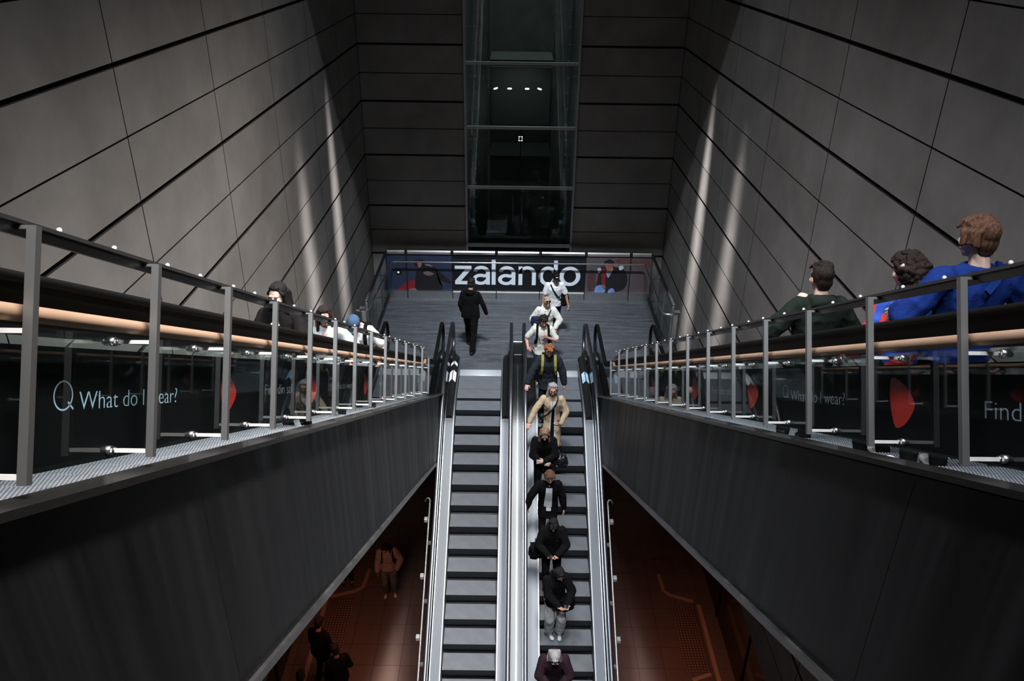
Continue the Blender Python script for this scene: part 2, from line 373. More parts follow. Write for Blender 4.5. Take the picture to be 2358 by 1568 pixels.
# side cladding of the lower pair, guard tubes
for x, s, nm in ((-1.49, -1, 'left'), (1.94, 1, 'right')):
    t = thing('escalator_cladding', 'dull steel side cladding on the %s outside of the lower escalators' % nm, 'cladding')
    bm = NB(); sweep(bm, esc_path('low', 6.1, 17.0), rect(x-.01, x+.01, -.85, .10)); obj('side_panel', bm, dull, t)
    bm = NB(); sweep(bm, esc_path('low', 6.1, 15.0), rect(min(x, .22), max(x, .22), -.87, -.85)); obj('soffit', bm, blackm, t)
    g = thing('guard_rail', 'white metal guard tube with brackets running down %s of the lower escalators' % nm, 'guard rail')
    gx = x+s*.125
    pts = []
    for i in range(12):
        y = 6.4+(13.05-6.4)*i/11; pts.append((gx, y, (y-15.18)*TAN+.22))
    e = pts[-1]; pts += [(gx, e[1]+.06, e[2]+.035), (gx+s*.03, e[1]+.10, e[2]+.05), (gx+s*.08, e[1]+.10, e[2]+.05), (gx+s*.11, e[1]+.06, e[2]-.01)]
    bm = NB(); tube(bm, pts, .019, 8); obj('tube', bm, mat('white metal', (.72, .73, .72), .3, .6), g, smooth=True)
    k = 0; y = 12.75
    while y > 6.6:
        z = (y-15.18)*TAN+.22
        bm = NB(); box(bm, gx-.035+s*.06, gx+.035+s*.06, y-.05, y+.05, z-.05, z+.03, bev=.008); obj('bracket_block', bm, MATS['white metal'], g)
        bm = NB(); a, b_ = sorted((gx, x)); box(bm, a, b_, y-.42, y-.36, z-.30, z-.25); obj('clip', bm, MATS['white metal'], g); y -= 1.0
# ---------------------------------------------------------------- upper flights: cladding, posts, glass, adverts
c30, s30 = math.cos(R(30)), math.sin(R(30))
def UP(x, s, t): return Vector((x, s*c30+t*s30, CH-s*s30+t*c30))
AS, AT = Vector((0, c30, -s30)), Vector((0, s30, c30)); AX = Vector((1, 0, 0))
def up_path(y0, y1): return esc_path('up', y0, y1)
film = mat('black advert film', (.003, .003, .0035), .6, 0, .1)
redm = mat('red print', (.36, .018, .012), .45)
adtxt = mat('pale blue lettering', (.30, .42, .50), .5)
adtx2 = mat('grey lettering', (.20, .23, .27), .5)
def text_obj(body, height, m, parent, origin, ax, ay, name='lettering', off=0, sx=1.0, spacing=1.0, align='LEFT', ext=.0015):
    cu = bpy.data.curves.new('txt', 'FONT'); cu.body = body; cu.size = 1; cu.offset = off; cu.space_character = spacing; cu.align_x = align; cu.extrude = ext
    o = bpy.data.objects.new('txt', cu); C.objects.link(o); dg = bpy.context.evaluated_depsgraph_get()
    me = bpy.data.meshes.new_from_object(o.evaluated_get(dg)); bpy.data.objects.remove(o)
    me.materials.clear(); me.materials.append(m)
    # scale so the cap/x height matches
    az = ax.cross(ay)
    for v in me.vertices:
        p_ = v.co; v.co = Vector(origin)+ax*(p_.x*height*sx)+ay*(p_.y*height)+az*p_.z
    o = bpy.data.objects.new(name, me); C.objects.link(o); o.parent = parent; return o
def blob_shape(side):
    # leaning rounded red shape outline (u right, v up), unit height
    pts = [(-.28, .5), (-.05, .44), (.18, .28), (.34, .08), (.36, -.06), (.26, -.24), (.08, -.42), (-.10, -.5), (-.20, -.47), (-.27, -.30), (-.33, 0), (-.34, .25)]
    n = len(pts); out = []
    for i in range(n):
        p0, p1, p2, p3 = [Vector(pts[(i+k) % n]) for k in (-1, 0, 1, 2)]
        for q in range(5):
            u = q/5; out.append(.5*((2*p1)+(-p0+p2)*u+(2*p0-5*p1+4*p2-p3)*u*u+(-p0+3*p1-3*p2+p3)*u**3))
    return out
def upper_side(s, X0, esc, side):
    """s=-1: posts and things step outwards to -X"""
    cl = thing('truss_cladding', 'tall dark steel cladding under the %s upper escalator' % side, 'cladding')
    # face in panels with vertical joints: one swept sheet per panel
    yj = [-.6, 1.2, 3.1, 5.0, 6.9, 8.8, 10.7, 12.6, 14.5, 15.5, 16.9]
    for i in range(len(yj)-1):
        bm = NB(); a, b_ = yj[i]+.002, yj[i+1]-.002
        T, Bt = (.09 if yj[i] < 15.4 else -.02), -1.25
        def edge(t_):
            out = []
            P = up_path(-3, 22)
            def at(y):
                pts = [(yy+ny*t_, z+nz*t_) for yy, z, ny, nz in P]
                for k in range(len(pts)-1):
                    if pts[k][0] <= y <= pts[k+1][0]:
                        f = (y-pts[k][0])/(pts[k+1][0]-pts[k][0]); return pts[k][1]+(pts[k+1][1]-pts[k][1])*f
                return pts[-1][1]
            return [(a+(b_-a)*q/8, at(a+(b_-a)*q/8)) for q in range(9)]
        te, be = edge(T), edge(Bt)
        for q in range(8):
            for d in (0, .02):
                x = X0-s*0+s*(d); quad(bm, [(x, be[q][0], be[q][1]), (x, be[q+1][0], be[q+1][1]), (x, te[q+1][0], te[q+1][1]), (x, te[q][0], te[q][1])])
        obj('panel', bm, clad, cl)
    bm = NB(); a, b_ = sorted((X0+s*.03, X0-s*.03)); sweep(bm, up_path(-.6, 16.9), rect(a, b_, -1.31, -1.25)); obj('bottom_trim', bm, dull, cl)
    a, b_ = sorted((X0, XL+.04 if s < 0 else XR-.04)); bm = NB(); sweep(bm, up_path(-.6, 16.8), rect(a, b_, -1.30, -1.27)); obj('soffit', bm, blackm, cl)
    bm = NB(); a, b_ = sorted((X0-s*.08, X0+s*.06)); sweep(bm, up_path(-.6, 15.6), rect(a, b_, .115, .145)); obj('ledge', bm, mat('dark polished ledge', (.06, .057, .055), .25, .85), cl)
    # deck between outer handrail and wall
    a, b_ = sorted((X0+s*1.83, XL+.03 if s < 0 else XR-.03)); bm = NB(); sweep(bm, up_path(-.6, 17.6), rect(a, b_, .05, .10)); obj('wall_deck', bm, dull, cl)
    br = thing('glass_balustrade', 'balustrade of upright steel posts with a beech rail along the %s upper escalator' % side, 'balustrade')
    ss = {-1: [2.49, 3.36, 4.23, 5.08, 5.98, 6.84, 7.72, 8.62, 9.6, 10.55, 11.5, 12.55, 13.65, 14.72], 1: [2.57, 3.44, 4.33, 5.22, 6.1, 6.98, 7.87, 8.78, 9.72, 10.64, 11.54, 12.44, 13.35, 14.3, 15.45]}[s]
    ss = [ss[0]-.88*2, ss[0]-.88]+ss
    sm = mat('satin steel post', (.29, .29, .29), .38, .9); arm_m = mat('light steel arm', (.62, .62, .60), .35, .3)
    gx = X0+s*.18
    for i, q in enumerate(ss):
        last = i == len(ss)-1
        top = .45 if not last else .30
        bm = NB(); obox(bm, UP(X0, q, (top-.36)/2), AX, AS, AT, .0155, .0155, (top+.36)/2); obj('post', bm, sm, br)
        if not last:
            bm = NB(); obox(bm, UP(X0+s*.045, q, top-.005), AX, AS, AT, .05, .012, .006); obj('top_bracket', bm, sm, br)
        for tt, nm in ((-.335, 'lower'), (.12, 'upper')):
            bm = NB(); obox(bm, UP(X0+s*.09, q, tt), AX, AS, AT, .09, .012, .008); obj('glass_arm', bm, arm_m, br)
            bm = NB(); c_ = UP(gx, q, tt); tube(bm, [c_-AX*.018, c_+AX*.018], .020, 14); tube(bm, [c_-AX*.034, c_-AX*.024], .015, 10); tube(bm, [c_+AX*.024, c_+AX*.034], .015, 10)
            obj('glass_clamp', bm, steel, br, smooth=False)
    bm = NB(); xr_ = X0+s*.06; a0 = UP(xr_, -.3, .46); n = ss[-2]; 
    c0, c1 = UP(xr_, -.3, .462), UP(xr_, ss[-2]+.02, .462)
    mid = (c0+c1)/2; obox(bm, mid, AX, AS, AT, .026, (c1-c0).length/2, .007); obox(bm, mid-AT*.024, AX, AS, AT, .007, (c1-c0).length/2, .018)
    c2 = UP(xr_, ss[-1], .31); d = (c2-c1); dn = d.normalized(); obox(bm, (c1+c2)/2, AX, dn, dn.cross(AX), .026, d.length/2, .007)
    obj('top_rail', bm, mat('dark steel rail', (.10, .10, .10), .3, .8), br)
    for i in range(len(ss)-1):
        for f_ in (.28, .72):
            q = ss[i]+(ss[i+1]-ss[i])*f_; bm = NB(); c_ = UP(xr_, q, .469); tube(bm, [c_, c_+AT*.014, c_+AT*.02], [.010, .010, .005], 8); obj('rail_bolt', bm, mat('bright bolt', (.9, .9, .9), .15, .6), br, smooth=True)
    bm = NB(); wx = X0+s*.10; pts = [UP(wx, q, .183) for q in [-.3+i*.5 for i in range(int((ss[-1]+.35)/.5))]]; e_ = UP(wx, ss[-1]+.1, .183)
    pts += [e_, e_+Vector((0, .12, -.05)), e_+Vector((0, .28, -.06))]
    tube(bm, pts, .029, 14); obj('wooden_rail', bm, wood, br, smooth=True)
    # glass pane carrying the advert film
    gp = NB(); a, b_ = sorted((gx-.004, gx+.004)); sweep(gp, [(p_.y, p_.z, s30, c30) for p_ in (UP(0, -.3, 0), UP(0, ss[-1], 0))], rect(a, b_, -.385, .19)); go = obj('glass_pane', gp, thin, br)
    fx = gx+s*.006
    F0, F1 = -.372, .085
    bm = NB(); a, b_ = sorted((fx-.001, fx+.001)); sweep(bm, [(p_.y, p_.z, s30, c30) for p_ in (UP(0, -.3, 0), UP(0, ss[-1]-.1, 0))], rect(a, b_, F0, F1)); fo = obj('advert_film', bm, film, br)
    tx = gx+s*.0046
    ax = AS if s < 0 else -AS
    def letters(body, s0, s1, tb, h, m_, sxx=1):
        o_ = text_obj(body, h/.72, m_, fo, UP(tx, s0, tb), ax, AT, off=-.014, ext=.0003)
        # fit width
        us = [(Vector(v.co)-UP(tx, s0, tb)).dot(ax) for v in o_.data.vertices]; k = abs(s1-s0)/max(us)
        for v in o_.data.vertices:
            d_ = Vector(v.co)-UP(tx, s0, tb); u = d_.dot(ax); v.co = v.co+ax*(u*(k-1))
        return o_
    def lens(sc0, m_, r=.045):
        bm = NB(); c_ = UP(tx, sc0, -.098); pts = []
        n = 28; ri, ro = [], []
        for i in range(n):
            a_ = 2*math.pi*i/n; d_ = ax*math.cos(a_)*1.15+AT*math.sin(a_)*1.0
            ri.append(bm.verts.new(c_+d_*(r-.007))); ro.append(bm.verts.new(c_+d_*r))
        for i in range(n): bm.faces.new((ri[i], ri[(i+1) % n], ro[(i+1) % n], ro[i]))
        d_ = (ax*.8-AT*.6).normalized(); e_ = d_.cross(AX)
        p0, p1 = c_+d_*r*.72, c_+d_*r*1.55
        bm.faces.new([bm.verts.new(v) for v in (p0-e_*.004, p1-e_*.004, p1+e_*.004, p0+e_*.004)])
        obj('lens_symbol', bm, m_, fo)
    def red(sc0, wd, h=.245, tc=-.125):
        bm = NB(); pts = blob_shape(s); f = bm.faces.new([bm.verts.new(UP(tx, sc0, tc)+ax*(q.x*wd/.7)+AT*(q.y*h)) for q in pts]); obj('red_shape', bm, redm, fo)
    if s < 0:
        lens(3.02, adtxt, .058); letters('What do I wear?', 3.13, 4.05, -.158, .078, adtxt); red(4.79, .26)
        letters('Find din stil', 5.49, 6.2, -.158, .078, adtx2); red(6.85, .27)
        lens(7.6, adtx2); letters('What do I wear?', 7.75, 8.55, -.158, .07, adtx2); red(9.35, .26)
        letters('Find din stil', 10.2, 10.9, -.158, .07, adtx2); red(11.7, .26)
        letters('Find din stil', 1.0, 1.7, -.158, .07, adtx2)
    else:
        letters('Find din stil', 3.61, 2.85, -.168, .085, adtx2); red(4.36, .27, .275); lens(6.19, adtx2, .05); letters('What do I wear?', 6.08, 5.10, -.165, .085, adtx2)
        red(7.03, .30, .28); letters('Find din stil', 8.45, 7.72, -.165, .075, adtx2); red(9.2, .3, .26); letters('What do I wear?', 10.9, 10.0, -.165, .075, adtx2); red(11.9, .3, .26); red(13.6, .3, .24)
        bm = NB(); c_ = UP(gx+.08, 5.37, .125); tube(bm, [c_-AX*.012, c_+AX*.012], .034, 16); b_ = obj('red_stop_button', bm, mat('red enamel', (.7, .03, .03), .3), esc)
        bm = NB(); tube(bm, [c_-AX*.006, c_+AX*.01], .042, 16); obj('button_ring', bm, bright, esc)
upper_side(-1, -1.50, eul, 'left')
upper_side(1, 1.96, eur, 'right')
# ---------------------------------------------------------------- mezzanine parapet with adverts
pb = thing('parapet', 'parapet of advert panels across the back of the landing, with bright steel cap', 'parapet')
MX = [FX0+.02, -2.97, -1.67, -.415, .83, 2.12, 3.39, FX1-.02]
PY = 21.05
navy = mat('blue poster ground', (.020, .028, .062), .45, col2=(.032, .044, .085), nscale=1.2)
blk = mat('black poster ground', (.003, .005, .008), .4)
pinkp = mat('pinkish poster ground', (.085, .066, .072), .45, col2=(.125, .10, .108), nscale=.9)
capm = mat('polished cap', (.80, .78, .74), .20, 1)
for i in range(7):
    a, b_ = MX[i], MX[i+1]
    g = navy if i < 2 else (blk if i < 5 else pinkp)
    bm = NB(); box(bm, a+.012, b_-.012, PY, PY+.02, .235, 1.30); obj('advert_panel', bm, g, pb)
    bm = NB(); box(bm, a+.012, b_-.012, PY-.03, PY+.03, .0, .20); obj('kick_plate', bm, steel, pb)
    bm = NB(); box(bm, a+.012, b_-.012, PY-.05, PY+.03, .205, .235); obj('kick_ledge', bm, mat('bright ledge', (.75, .76, .77), .35, .3) if 2 <= i < 5 else steel, pb)
    bm = NB(); vs = [(a+.006, PY-.02, 1.34), (b_-.006, PY-.02, 1.34), (b_-.006, PY+.10, 1.47), (a+.006, PY+.10, 1.47)]
    box(bm, a+.006, b_-.006, PY-.02, PY+.16, 1.33, 1.46, bev=.035); obj('top_cap', bm, capm, pb)
    if 2 <= i < 5:
        bm = NB(); box(bm, a+.012, b_-.012, PY-.006, PY, 1.195, 1.203); obj('panel_line', bm, dull, pb)
for x in MX: bm = NB(); box(bm, x-.012, x+.012, PY-.02, PY+.05, 0, 1.44); obj('mullion', bm, blackm, pb)
bm = NB(); box(bm, FX0, FX1, PY+.03, PY+.06, -.6, 1.33); obj('back_sheet', bm, blackm, pb)
def fit_text(body, m_, parent, x0, x1, y, z0, z1, off):
    o_ = text_obj(body, 1, m_, parent, (0, 0, 0), AX, Vector((0, 0, 1)), 'lettering', off=off)
    co = [v.co.copy() for v in o_.data.vertices]
    a, b_ = min(c.x for c in co), max(c.x for c in co); zlo = min(c.z for c in co)
    # x height from the last letter (o)
    lastx = [c for c in co if c.x > b_-(b_-a)*.08]; zh = max(c.z for c in lastx); zl = min(c.z for c in lastx)
    for v in o_.data.vertices:
        v.co = Vector((x0+(v.co.x-a)/(b_-a)*(x1-x0), y+v.co.y*.3, z0+(v.co.z-zl)/(zh-zl)*(z1-z0)))
    return o_
panels = [c for c in pb.children if c.name.startswith('advert_panel')]
def letter_strokes(parent):
    """heavy grotesque lower-case word drawn as outlines: z a l a n d o"""
    xh = .575; sw = .135; z0 = .445; m_ = white; y = PY-.004
    def arc(cx, cz, rx, rz, a0, a1, w, n=20, wz=None):
        wz = wz or w; P = []
        for i in range(n+1):
            a = R(a0+(a1-a0)*i/n); P.append(((cx+(rx)*math.cos(a), cz+(rz)*math.sin(a)), (cx+(rx-w)*math.cos(a), cz+(rz-wz)*math.sin(a))))
        return P
    def strip(P, ch):
        for i in range(len(P)-1):
            quad(ch, [(P[i][0][0], y, P[i][0][1]), (P[i][1][0], y, P[i][1][1]), (P[i+1][1][0], y, P[i+1][1][1]), (P[i+1][0][0], y, P[i+1][0][1])])
    def poly(pts, ch):
        f = ch.faces.new([ch.verts.new((a, y, b)) for a, b in pts])
    def fin(ch):
        bmesh.ops.recalc_face_normals(ch, faces=ch.faces)
        obj('letter', ch, m_, parent)
    t_ = sw*.78; h = xh
    def z(x, w):
        c = NB(); poly([(x, z0+h), (x+w, z0+h), (x+w, z0+h-t_), (x, z0+h-t_)], c); poly([(x, z0), (x+w, z0), (x+w, z0+t_), (x, z0+t_)], c)
        poly([(x+w, z0+h-t_), (x+w*.64, z0+h-t_), (x, z0+t_), (x+w*.36, z0+t_)], c); fin(c)
    def a(x, w):
        c = NB(); st = sw*.84
        poly([(x+w-st, z0), (x+w, z0), (x+w, z0+h*.64), (x+w-st, z0+h*.64)], c)
        strip(arc(x+w*.515, z0+h*.64, w*.485, h*.37, 0, 168, st, wz=t_), c); fin(c)
        c = NB(); strip([((q[0][0], q[0][1]), (q[1][0], q[1][1])) for q in arc(x+w*.47, z0+h*.285, w*.47, h*.30, 62, 360, st, 30, wz=t_*.92)], c)
        poly([(x+w*.66, z0+h*.555), (x+w*.60, z0+h*.555-t_*.98), (x+w-st*.2, z0+h*.62-t_*.98), (x+w-st*.2, z0+h*.62)], c)
        for v in c.verts: v.co.y -= .0008
        fin(c)
    def l(x): c = NB(); poly([(x, z0), (x+sw*.84, z0), (x+sw*.84, z0+h*1.34), (x, z0+h*1.34)], c); fin(c)
    def n(x, w):
        c = NB(); st = sw*.84; poly([(x, z0), (x+st, z0), (x+st, z0+h), (x, z0+h)], c); poly([(x+w-st, z0), (x+w, z0), (x+w, z0+h*.6), (x+w-st, z0+h*.6)], c)
        strip(arc(x+w*.5, z0+h*.6, w*.5, h*.42, 0, 180, st, wz=t_), c); fin(c)
    def o(x, w): c = NB(); strip(arc(x+w/2, z0+h/2, w/2, h/2+.012, 0, 360, sw*.9, 40, wz=t_), c); fin(c)
    def d(x, w):
        c = NB(); st = sw*.84; strip(arc(x+w*.49, z0+h/2, w*.49, h/2+.012, 0, 360, st, 40, wz=t_), c); poly([(x+w-st, z0), (x+w, z0), (x+w, z0+h*1.34), (x+w-st, z0+h*1.34)], c); fin(c)
    z(-1.60, .475); a(-1.10, .50); l(-.55); a(-.37, .50); n(.215, .50); d(.80, .53); o(1.385, .60)
letter_strokes(panels[3])
def flat(parent, m_, pts, y=PY-.003, name='printed_shape'):
    # closed smooth outline from (x,z) points
    n = len(pts); out = []
    for i in range(n):
        p0, p1, p2, p3 = [Vector(pts[(i+k) % n]) for k in (-1, 0, 1, 2)]
        for q in range(4):
            u = q/4; out.append(.5*((2*p1)+(-p0+p2)*u+(2*p0-5*p1+4*p2-p3)*u*u+(-p0+3*p1-3*p2+p3)*u**3))
    bm = NB(); bm.faces.new([bm.verts.new((q.x, y, q.y)) for q in out]); bmesh.ops.triangulate(bm, faces=bm.faces); return obj(name, bm, m_, parent)
def pm(n, c): return mat('print '+n, c, .5, nz=.25, nscale=6)
# left poster: crouching figure in dark clothes, red cloth on the ground
L1 = panels[1]; L0 = panels[0]
flat(L0, pm('red', (.22, .012, .025)), [(-3.28, .25), (-3.10, .40), (-2.98, .50), (-2.985, .27)], PY-.003)
flat(L1, pm('red', (.22, .012, .025)), [(-2.95, .27), (-2.95, .50), (-2.78, .55), (-2.62, .46), (-2.64, .27)], PY-.003)
flat(L1, pm('rose', (.25, .12, .13)), [(-2.95, .25), (-2.7, .33), (-2.6, .27), (-2.7, .24)], PY-.004)
flat(L1, pm('dark cloth', (.012, .008, .012)), [(-2.70, .25), (-2.72, .55), (-2.70, .80), (-2.60, .95), (-2.42, 1.03), (-2.20, .98), (-1.98, .78), (-1.75, .55), (-1.70, .47), (-1.92, .52), (-2.1, .60), (-2.02, .42), (-1.98, .25)], PY-.005)
flat(L1, pm('hair', (.015, .006, .008)), [(-2.74, 1.02), (-2.76, 1.15), (-2.62, 1.20), (-2.48, 1.17), (-2.46, 1.03), (-2.55, .95)], PY-.006)
flat(L1, pm('face', (.26, .12, .10)), [(-2.66, 1.10), (-2.60, 1.13), (-2.54, 1.09), (-2.55, 1.0), (-2.60, .94), (-2.65, 1.0)], PY-.007)
flat(L1, pm('glint', (.22, .16, .18)), [(-2.45, 1.03), (-2.33, 1.05), (-2.22, .97), (-2.34, 1.0)], PY-.007)
flat(L1, pm('chest', (.16, .11, .11)), [(-2.50, .80), (-2.36, .84), (-2.2, .76), (-2.32, .70), (-2.44, .72)], PY-.007)
bm = NB(); tube(bm, [(-3.20, PY-.02, .80), (-3.20, PY-.004, .80)], .075, 18); lp = obj('lamp_housing', bm, blackm, pb)
bm = NB(); tube(bm, [(-3.21, PY-.024, .80), (-3.21, PY-.018, .80)], .030, 14); obj('lamp_lens', bm, mat('warm lamp', (1, .9, .7), .4, emis=(1, .86, .66), es=.55), lp)
# right poster: seated man in dark jacket with blue jeans
R1 = panels[5]
flat(R1, pm('brown shade', (.07, .035, .038)), [(2.22, .30), (2.2, .8), (2.3, .95), (2.42, .8), (2.42, .35)], PY-.003)
flat(R1, pm('jacket', (.014, .013, .016)), [(2.45, .40), (2.50, .75), (2.52, 1.0), (2.62, 1.05), (2.80, 1.02), (2.98, 1.08), (3.12, 1.05), (3.28, .86), (3.34, .62), (3.25, .36), (3.0, .26), (2.7, .25), (2.6, .3)], PY-.004)
flat(R1, pm('red sleeve', (.20, .014, .018)), [(2.58, .95), (2.68, .95), (2.71, .60), (2.69, .42), (2.60, .42), (2.60, .65)], PY-.005)
flat(R1, pm('cuff', (.55, .60, .70)), [(2.46, .98), (2.55, 1.0), (2.56, .90), (2.50, .84)], PY-.006)
flat(R1, pm('cuff', (.55, .60, .70)), [(3.06, 1.04), (3.16, 1.09), (3.20, 1.0), (3.10, .94)], PY-.006)
flat(R1, pm('collar', (.30, .30, .42)), [(2.72, .92), (2.90, 1.0), (2.84, .80), (2.78, .70), (2.73, .80)], PY-.006)
flat(R1, pm('tan face', (.30, .11, .07)), [(2.68, 1.12), (2.80, 1.17), (2.90, 1.10), (2.88, .98), (2.80, .90), (2.71, .98)], PY-.007)
flat(R1, pm('hair', (.015, .006, .008)), [(2.64, 1.08), (2.64, 1.20), (2.78, 1.27), (2.92, 1.20), (2.92, 1.08), (2.86, 1.14), (2.72, 1.14)], PY-.008)
flat(R1, pm('hand', (.30, .12, .09)), [(2.90, 1.12), (3.04, 1.14), (3.08, 1.06), (2.96, 1.04)], PY-.008)
flat(R1, pm('denim', (.16, .30, .58)), [(2.42, .26), (2.44, .42), (2.56, .48), (2.68, .44), (2.72, .30), (2.66, .245), (2.45, .245)], PY-.008)
flat(R1, pm('denim', (.16, .30, .58)), [(2.80, .25), (2.84, .36), (2.94, .38), (3.0, .27), (2.9, .245)], PY-.008)
flat(R1, pm('hand', (.30, .12, .09)), [(2.64, .46), (2.70, .50), (2.73, .40), (2.68, .34)], PY-.009)
flat(panels[6], pm('brick tint', (.13, .05, .045)), [(3.42, 1.22), (3.9, 1.25), (3.9, 1.08), (3.42, 1.10)], PY-.004)
flat(R1, pm('brick tint', (.13, .05, .045)), [(2.98, 1.26), (3.36, 1.27), (3.36, 1.10), (3.05, 1.14)], PY-.0035)
hr = thing('handrail_tube', 'slim bright steel handrail in front of the advert parapet, returning along both sides', 'handrail')
HZ = 1.20
bm = NB(); pts = [(-3.78, 17.62, HZ), (-3.52, 17.62, HZ), (-3.47, 17.72, HZ), (-3.34, 20.78, HZ), (-3.30, 20.84, HZ), (3.72, 20.84, HZ), (3.76, 20.78, HZ), (3.72+.03, 17.72, HZ), (3.80, 17.62, HZ), (4.1, 17.62, HZ)]
tube(bm, pts, .023, 10); obj('tube', bm, bright, hr, smooth=True)
for x in MX[1:-1]:
    bm = NB(); tube(bm, [(x, 20.84, HZ-.01), (x, 20.86, HZ-.07), (x, PY, HZ-.07)], .008, 6); obj('bracket', bm, dull, hr)
for s, x, nm in ((-1, FX0+.03, 'left'), (1, FX1-.03, 'right')):
    g = thing('side_screen', 'clear glass screen with dark steel frame on the %s edge of the landing' % nm, 'glass screen')
    bm = NB(); box(bm, x-.006, x+.006, 17.75, PY-.03, .12, 1.38); obj('glass_pane', bm, thin, g)
    bm = NB(); box(bm, x-.035, x+.035, 17.7, PY-.03, 1.38, 1.44, bev=.01); obj('top_rail', bm, blackm, g)
    bm = NB(); box(bm, x-.03, x+.03, 17.7, PY-.03, 0, .12); obj('base_rail', bm, blackm, g)
    for y in (17.72, 18.85, 19.95): bm = NB(); box(bm, x-.02, x+.02, y-.025, y+.025, .06, 1.40); obj('post', bm, dull, g)
    bm = NB(); box(bm, x-.12 if s < 0 else x+.0, x+.0 if s < 0 else x+.12, 17.60, 17.70, .5, 1.22, bev=.01); obj('end_bracket', bm, dull, g)
    bm = NB(); box(bm, min(x, x+s*.16), max(x, x+s*.16), 17.56, 17.72, 1.22, 1.27); obj('end_plate', bm, blackm, g)
# ---------------------------------------------------------------- glass lift
lf = thing('lift_shaft', 'tall glass fronted lift shaft with steel crossbars in the middle of the dark back wall', 'lift', (0, 0, 0))
EZ0, EZ1 = -.6, 19.0
frm = mat('lift frame steel', (.34, .34, .35), .55, .3)
for x in (EX0+.03, EX1-.03): bm = NB(); box(bm, x-.03, x+.03, YB-.06, YB+.06, EZ0, EZ1); obj('frame_post', bm, frm, lf)
for zc in (-8.215, -6.50, -4.84, -3.18, -1.50, .18, 1.86, 3.5, 5.2): bm = NB(); box(bm, EX0+.06, EX1-.06, YB-.07, YB+.05, CH+zc-.035, CH+zc+.035); obj('crossbar', bm, frm, lf)
bm = NB(); box(bm, EX0+.06, EX1-.06, YB-.045, YB-.035, EZ0, EZ1); obj('glass_front', bm, dglass, lf)
shc = mat('shaft lining', (.16, .17, .165), .6, nz=.3, nscale=1.5, bump=.1)
bm = NB()
quad(bm, [(EX0, YB+2.3, EZ0), (EX1, YB+2.3, EZ0), (EX1, YB+2.3, EZ1), (EX0, YB+2.3, EZ1)])
for x in (EX0, EX1): quad(bm, [(x, YB, EZ0), (x, YB+2.3, EZ0), (x, YB+2.3, EZ1), (x, YB, EZ1)])
quad(bm, [(EX0, YB, EZ0), (EX1, YB, EZ0), (EX1, YB+2.3, EZ0), (EX0, YB+2.3, EZ0)]); obj('shaft_lining', bm, shc, lf)
for x in (-1.10, 1.54):
    bm = NB()
    box(bm, x-.04, x+.04, YB+.5, YB+.58, EZ0, EZ1)
    zz = 2.2
    while zz < EZ1-1: box(bm, x-.08, x+.08, YB+.48, YB+.60, zz, zz+.02); box(bm, x-.06, x+.06, YB+.46, YB+.5, zz+.2, zz+.215); zz += .42
    obj('guide_column', bm, mat('blue grey steel', (.30, .36, .42), .35, .7), lf)
for x in (-.70, 1.14):
    bm = NB(); box(bm, x-.03, x+.03, YB+1.6, YB+1.66, EZ0, EZ1); zz = 3
    while zz < EZ1-1: box(bm, x-.05, x+.05, YB+1.58, YB+1.68, zz, zz+.03); zz += .5
    obj('guide_rail', bm, dull, lf)
lc = thing('lift_car', 'dark glazed lift car with four small reflections modelled as glowing spots behind the shaft glass', 'lift car', (.22, YB+1.25, 0))
def lb(name, x0, x1, y0, y1, z0, z1, m_): bm = NB(); box(bm, x0, x1, y0, y1, z0, z1); return obj(name, bm, m_, lc)
cz = CH-5.75; ct = CH-3.25
carm = mat('lift car panel', (.13, .14, .13), .35, .3)
lb('car_floor', -.85, .85, -.7, .9, cz-.1, cz, carm); lb('car_roof', -.85, .85, -.7, .9, ct, ct+.08, carm); lb('back_wall', -.85, .85, .85, .9, cz, ct, carm)
lb('car_door', -.84, -.008, -.72, -.70, CH-6.45, CH-4.87, dglass); lb('car_door', .008, .84, -.72, -.70, CH-6.45, CH-4.87, dglass)
lb('top_beam', -.82, .82, -.74, -.68, CH-3.38, CH-3.34, frm)
lb('door_edge', -.012, .012, -.75, -.72, CH-6.45, CH-4.87, blackm)
sgn = lb('floor_indicator', -.10, .10, -.80, -.76, CH-5.35, CH-5.13, blackm); sgn['label'] = 'black square indicator with a white ring'
bm = NB(); e = mat('indicator white', (1, 1, 1), .5, emis=(1, 1, 1), es=.55)
for a_ in ((-.055, -.03, -.065, .065), (.03, .055, -.065, .065), (-.055, .055, .045, .065), (-.055, .055, -.065, -.045)): box(bm, a_[0], a_[1], -.812, -.80, CH-5.24+a_[2], CH-5.24+a_[3])
obj('ring', bm, e, sgn)
for x, tl in ((-.70, -.3), (-.32, 0), (.16, 0), (.50, .3)):  # reflections in the lift glass, put in as emissive blocks
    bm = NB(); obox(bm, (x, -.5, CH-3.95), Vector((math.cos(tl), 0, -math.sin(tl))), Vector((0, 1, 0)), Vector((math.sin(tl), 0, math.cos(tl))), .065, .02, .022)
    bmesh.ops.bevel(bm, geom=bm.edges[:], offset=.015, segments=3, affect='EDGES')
    obj('reflection_spot', bm, mat('cool lamp', (1, 1, 1), .5, emis=(.9, .96, 1), es=2.2), lc)
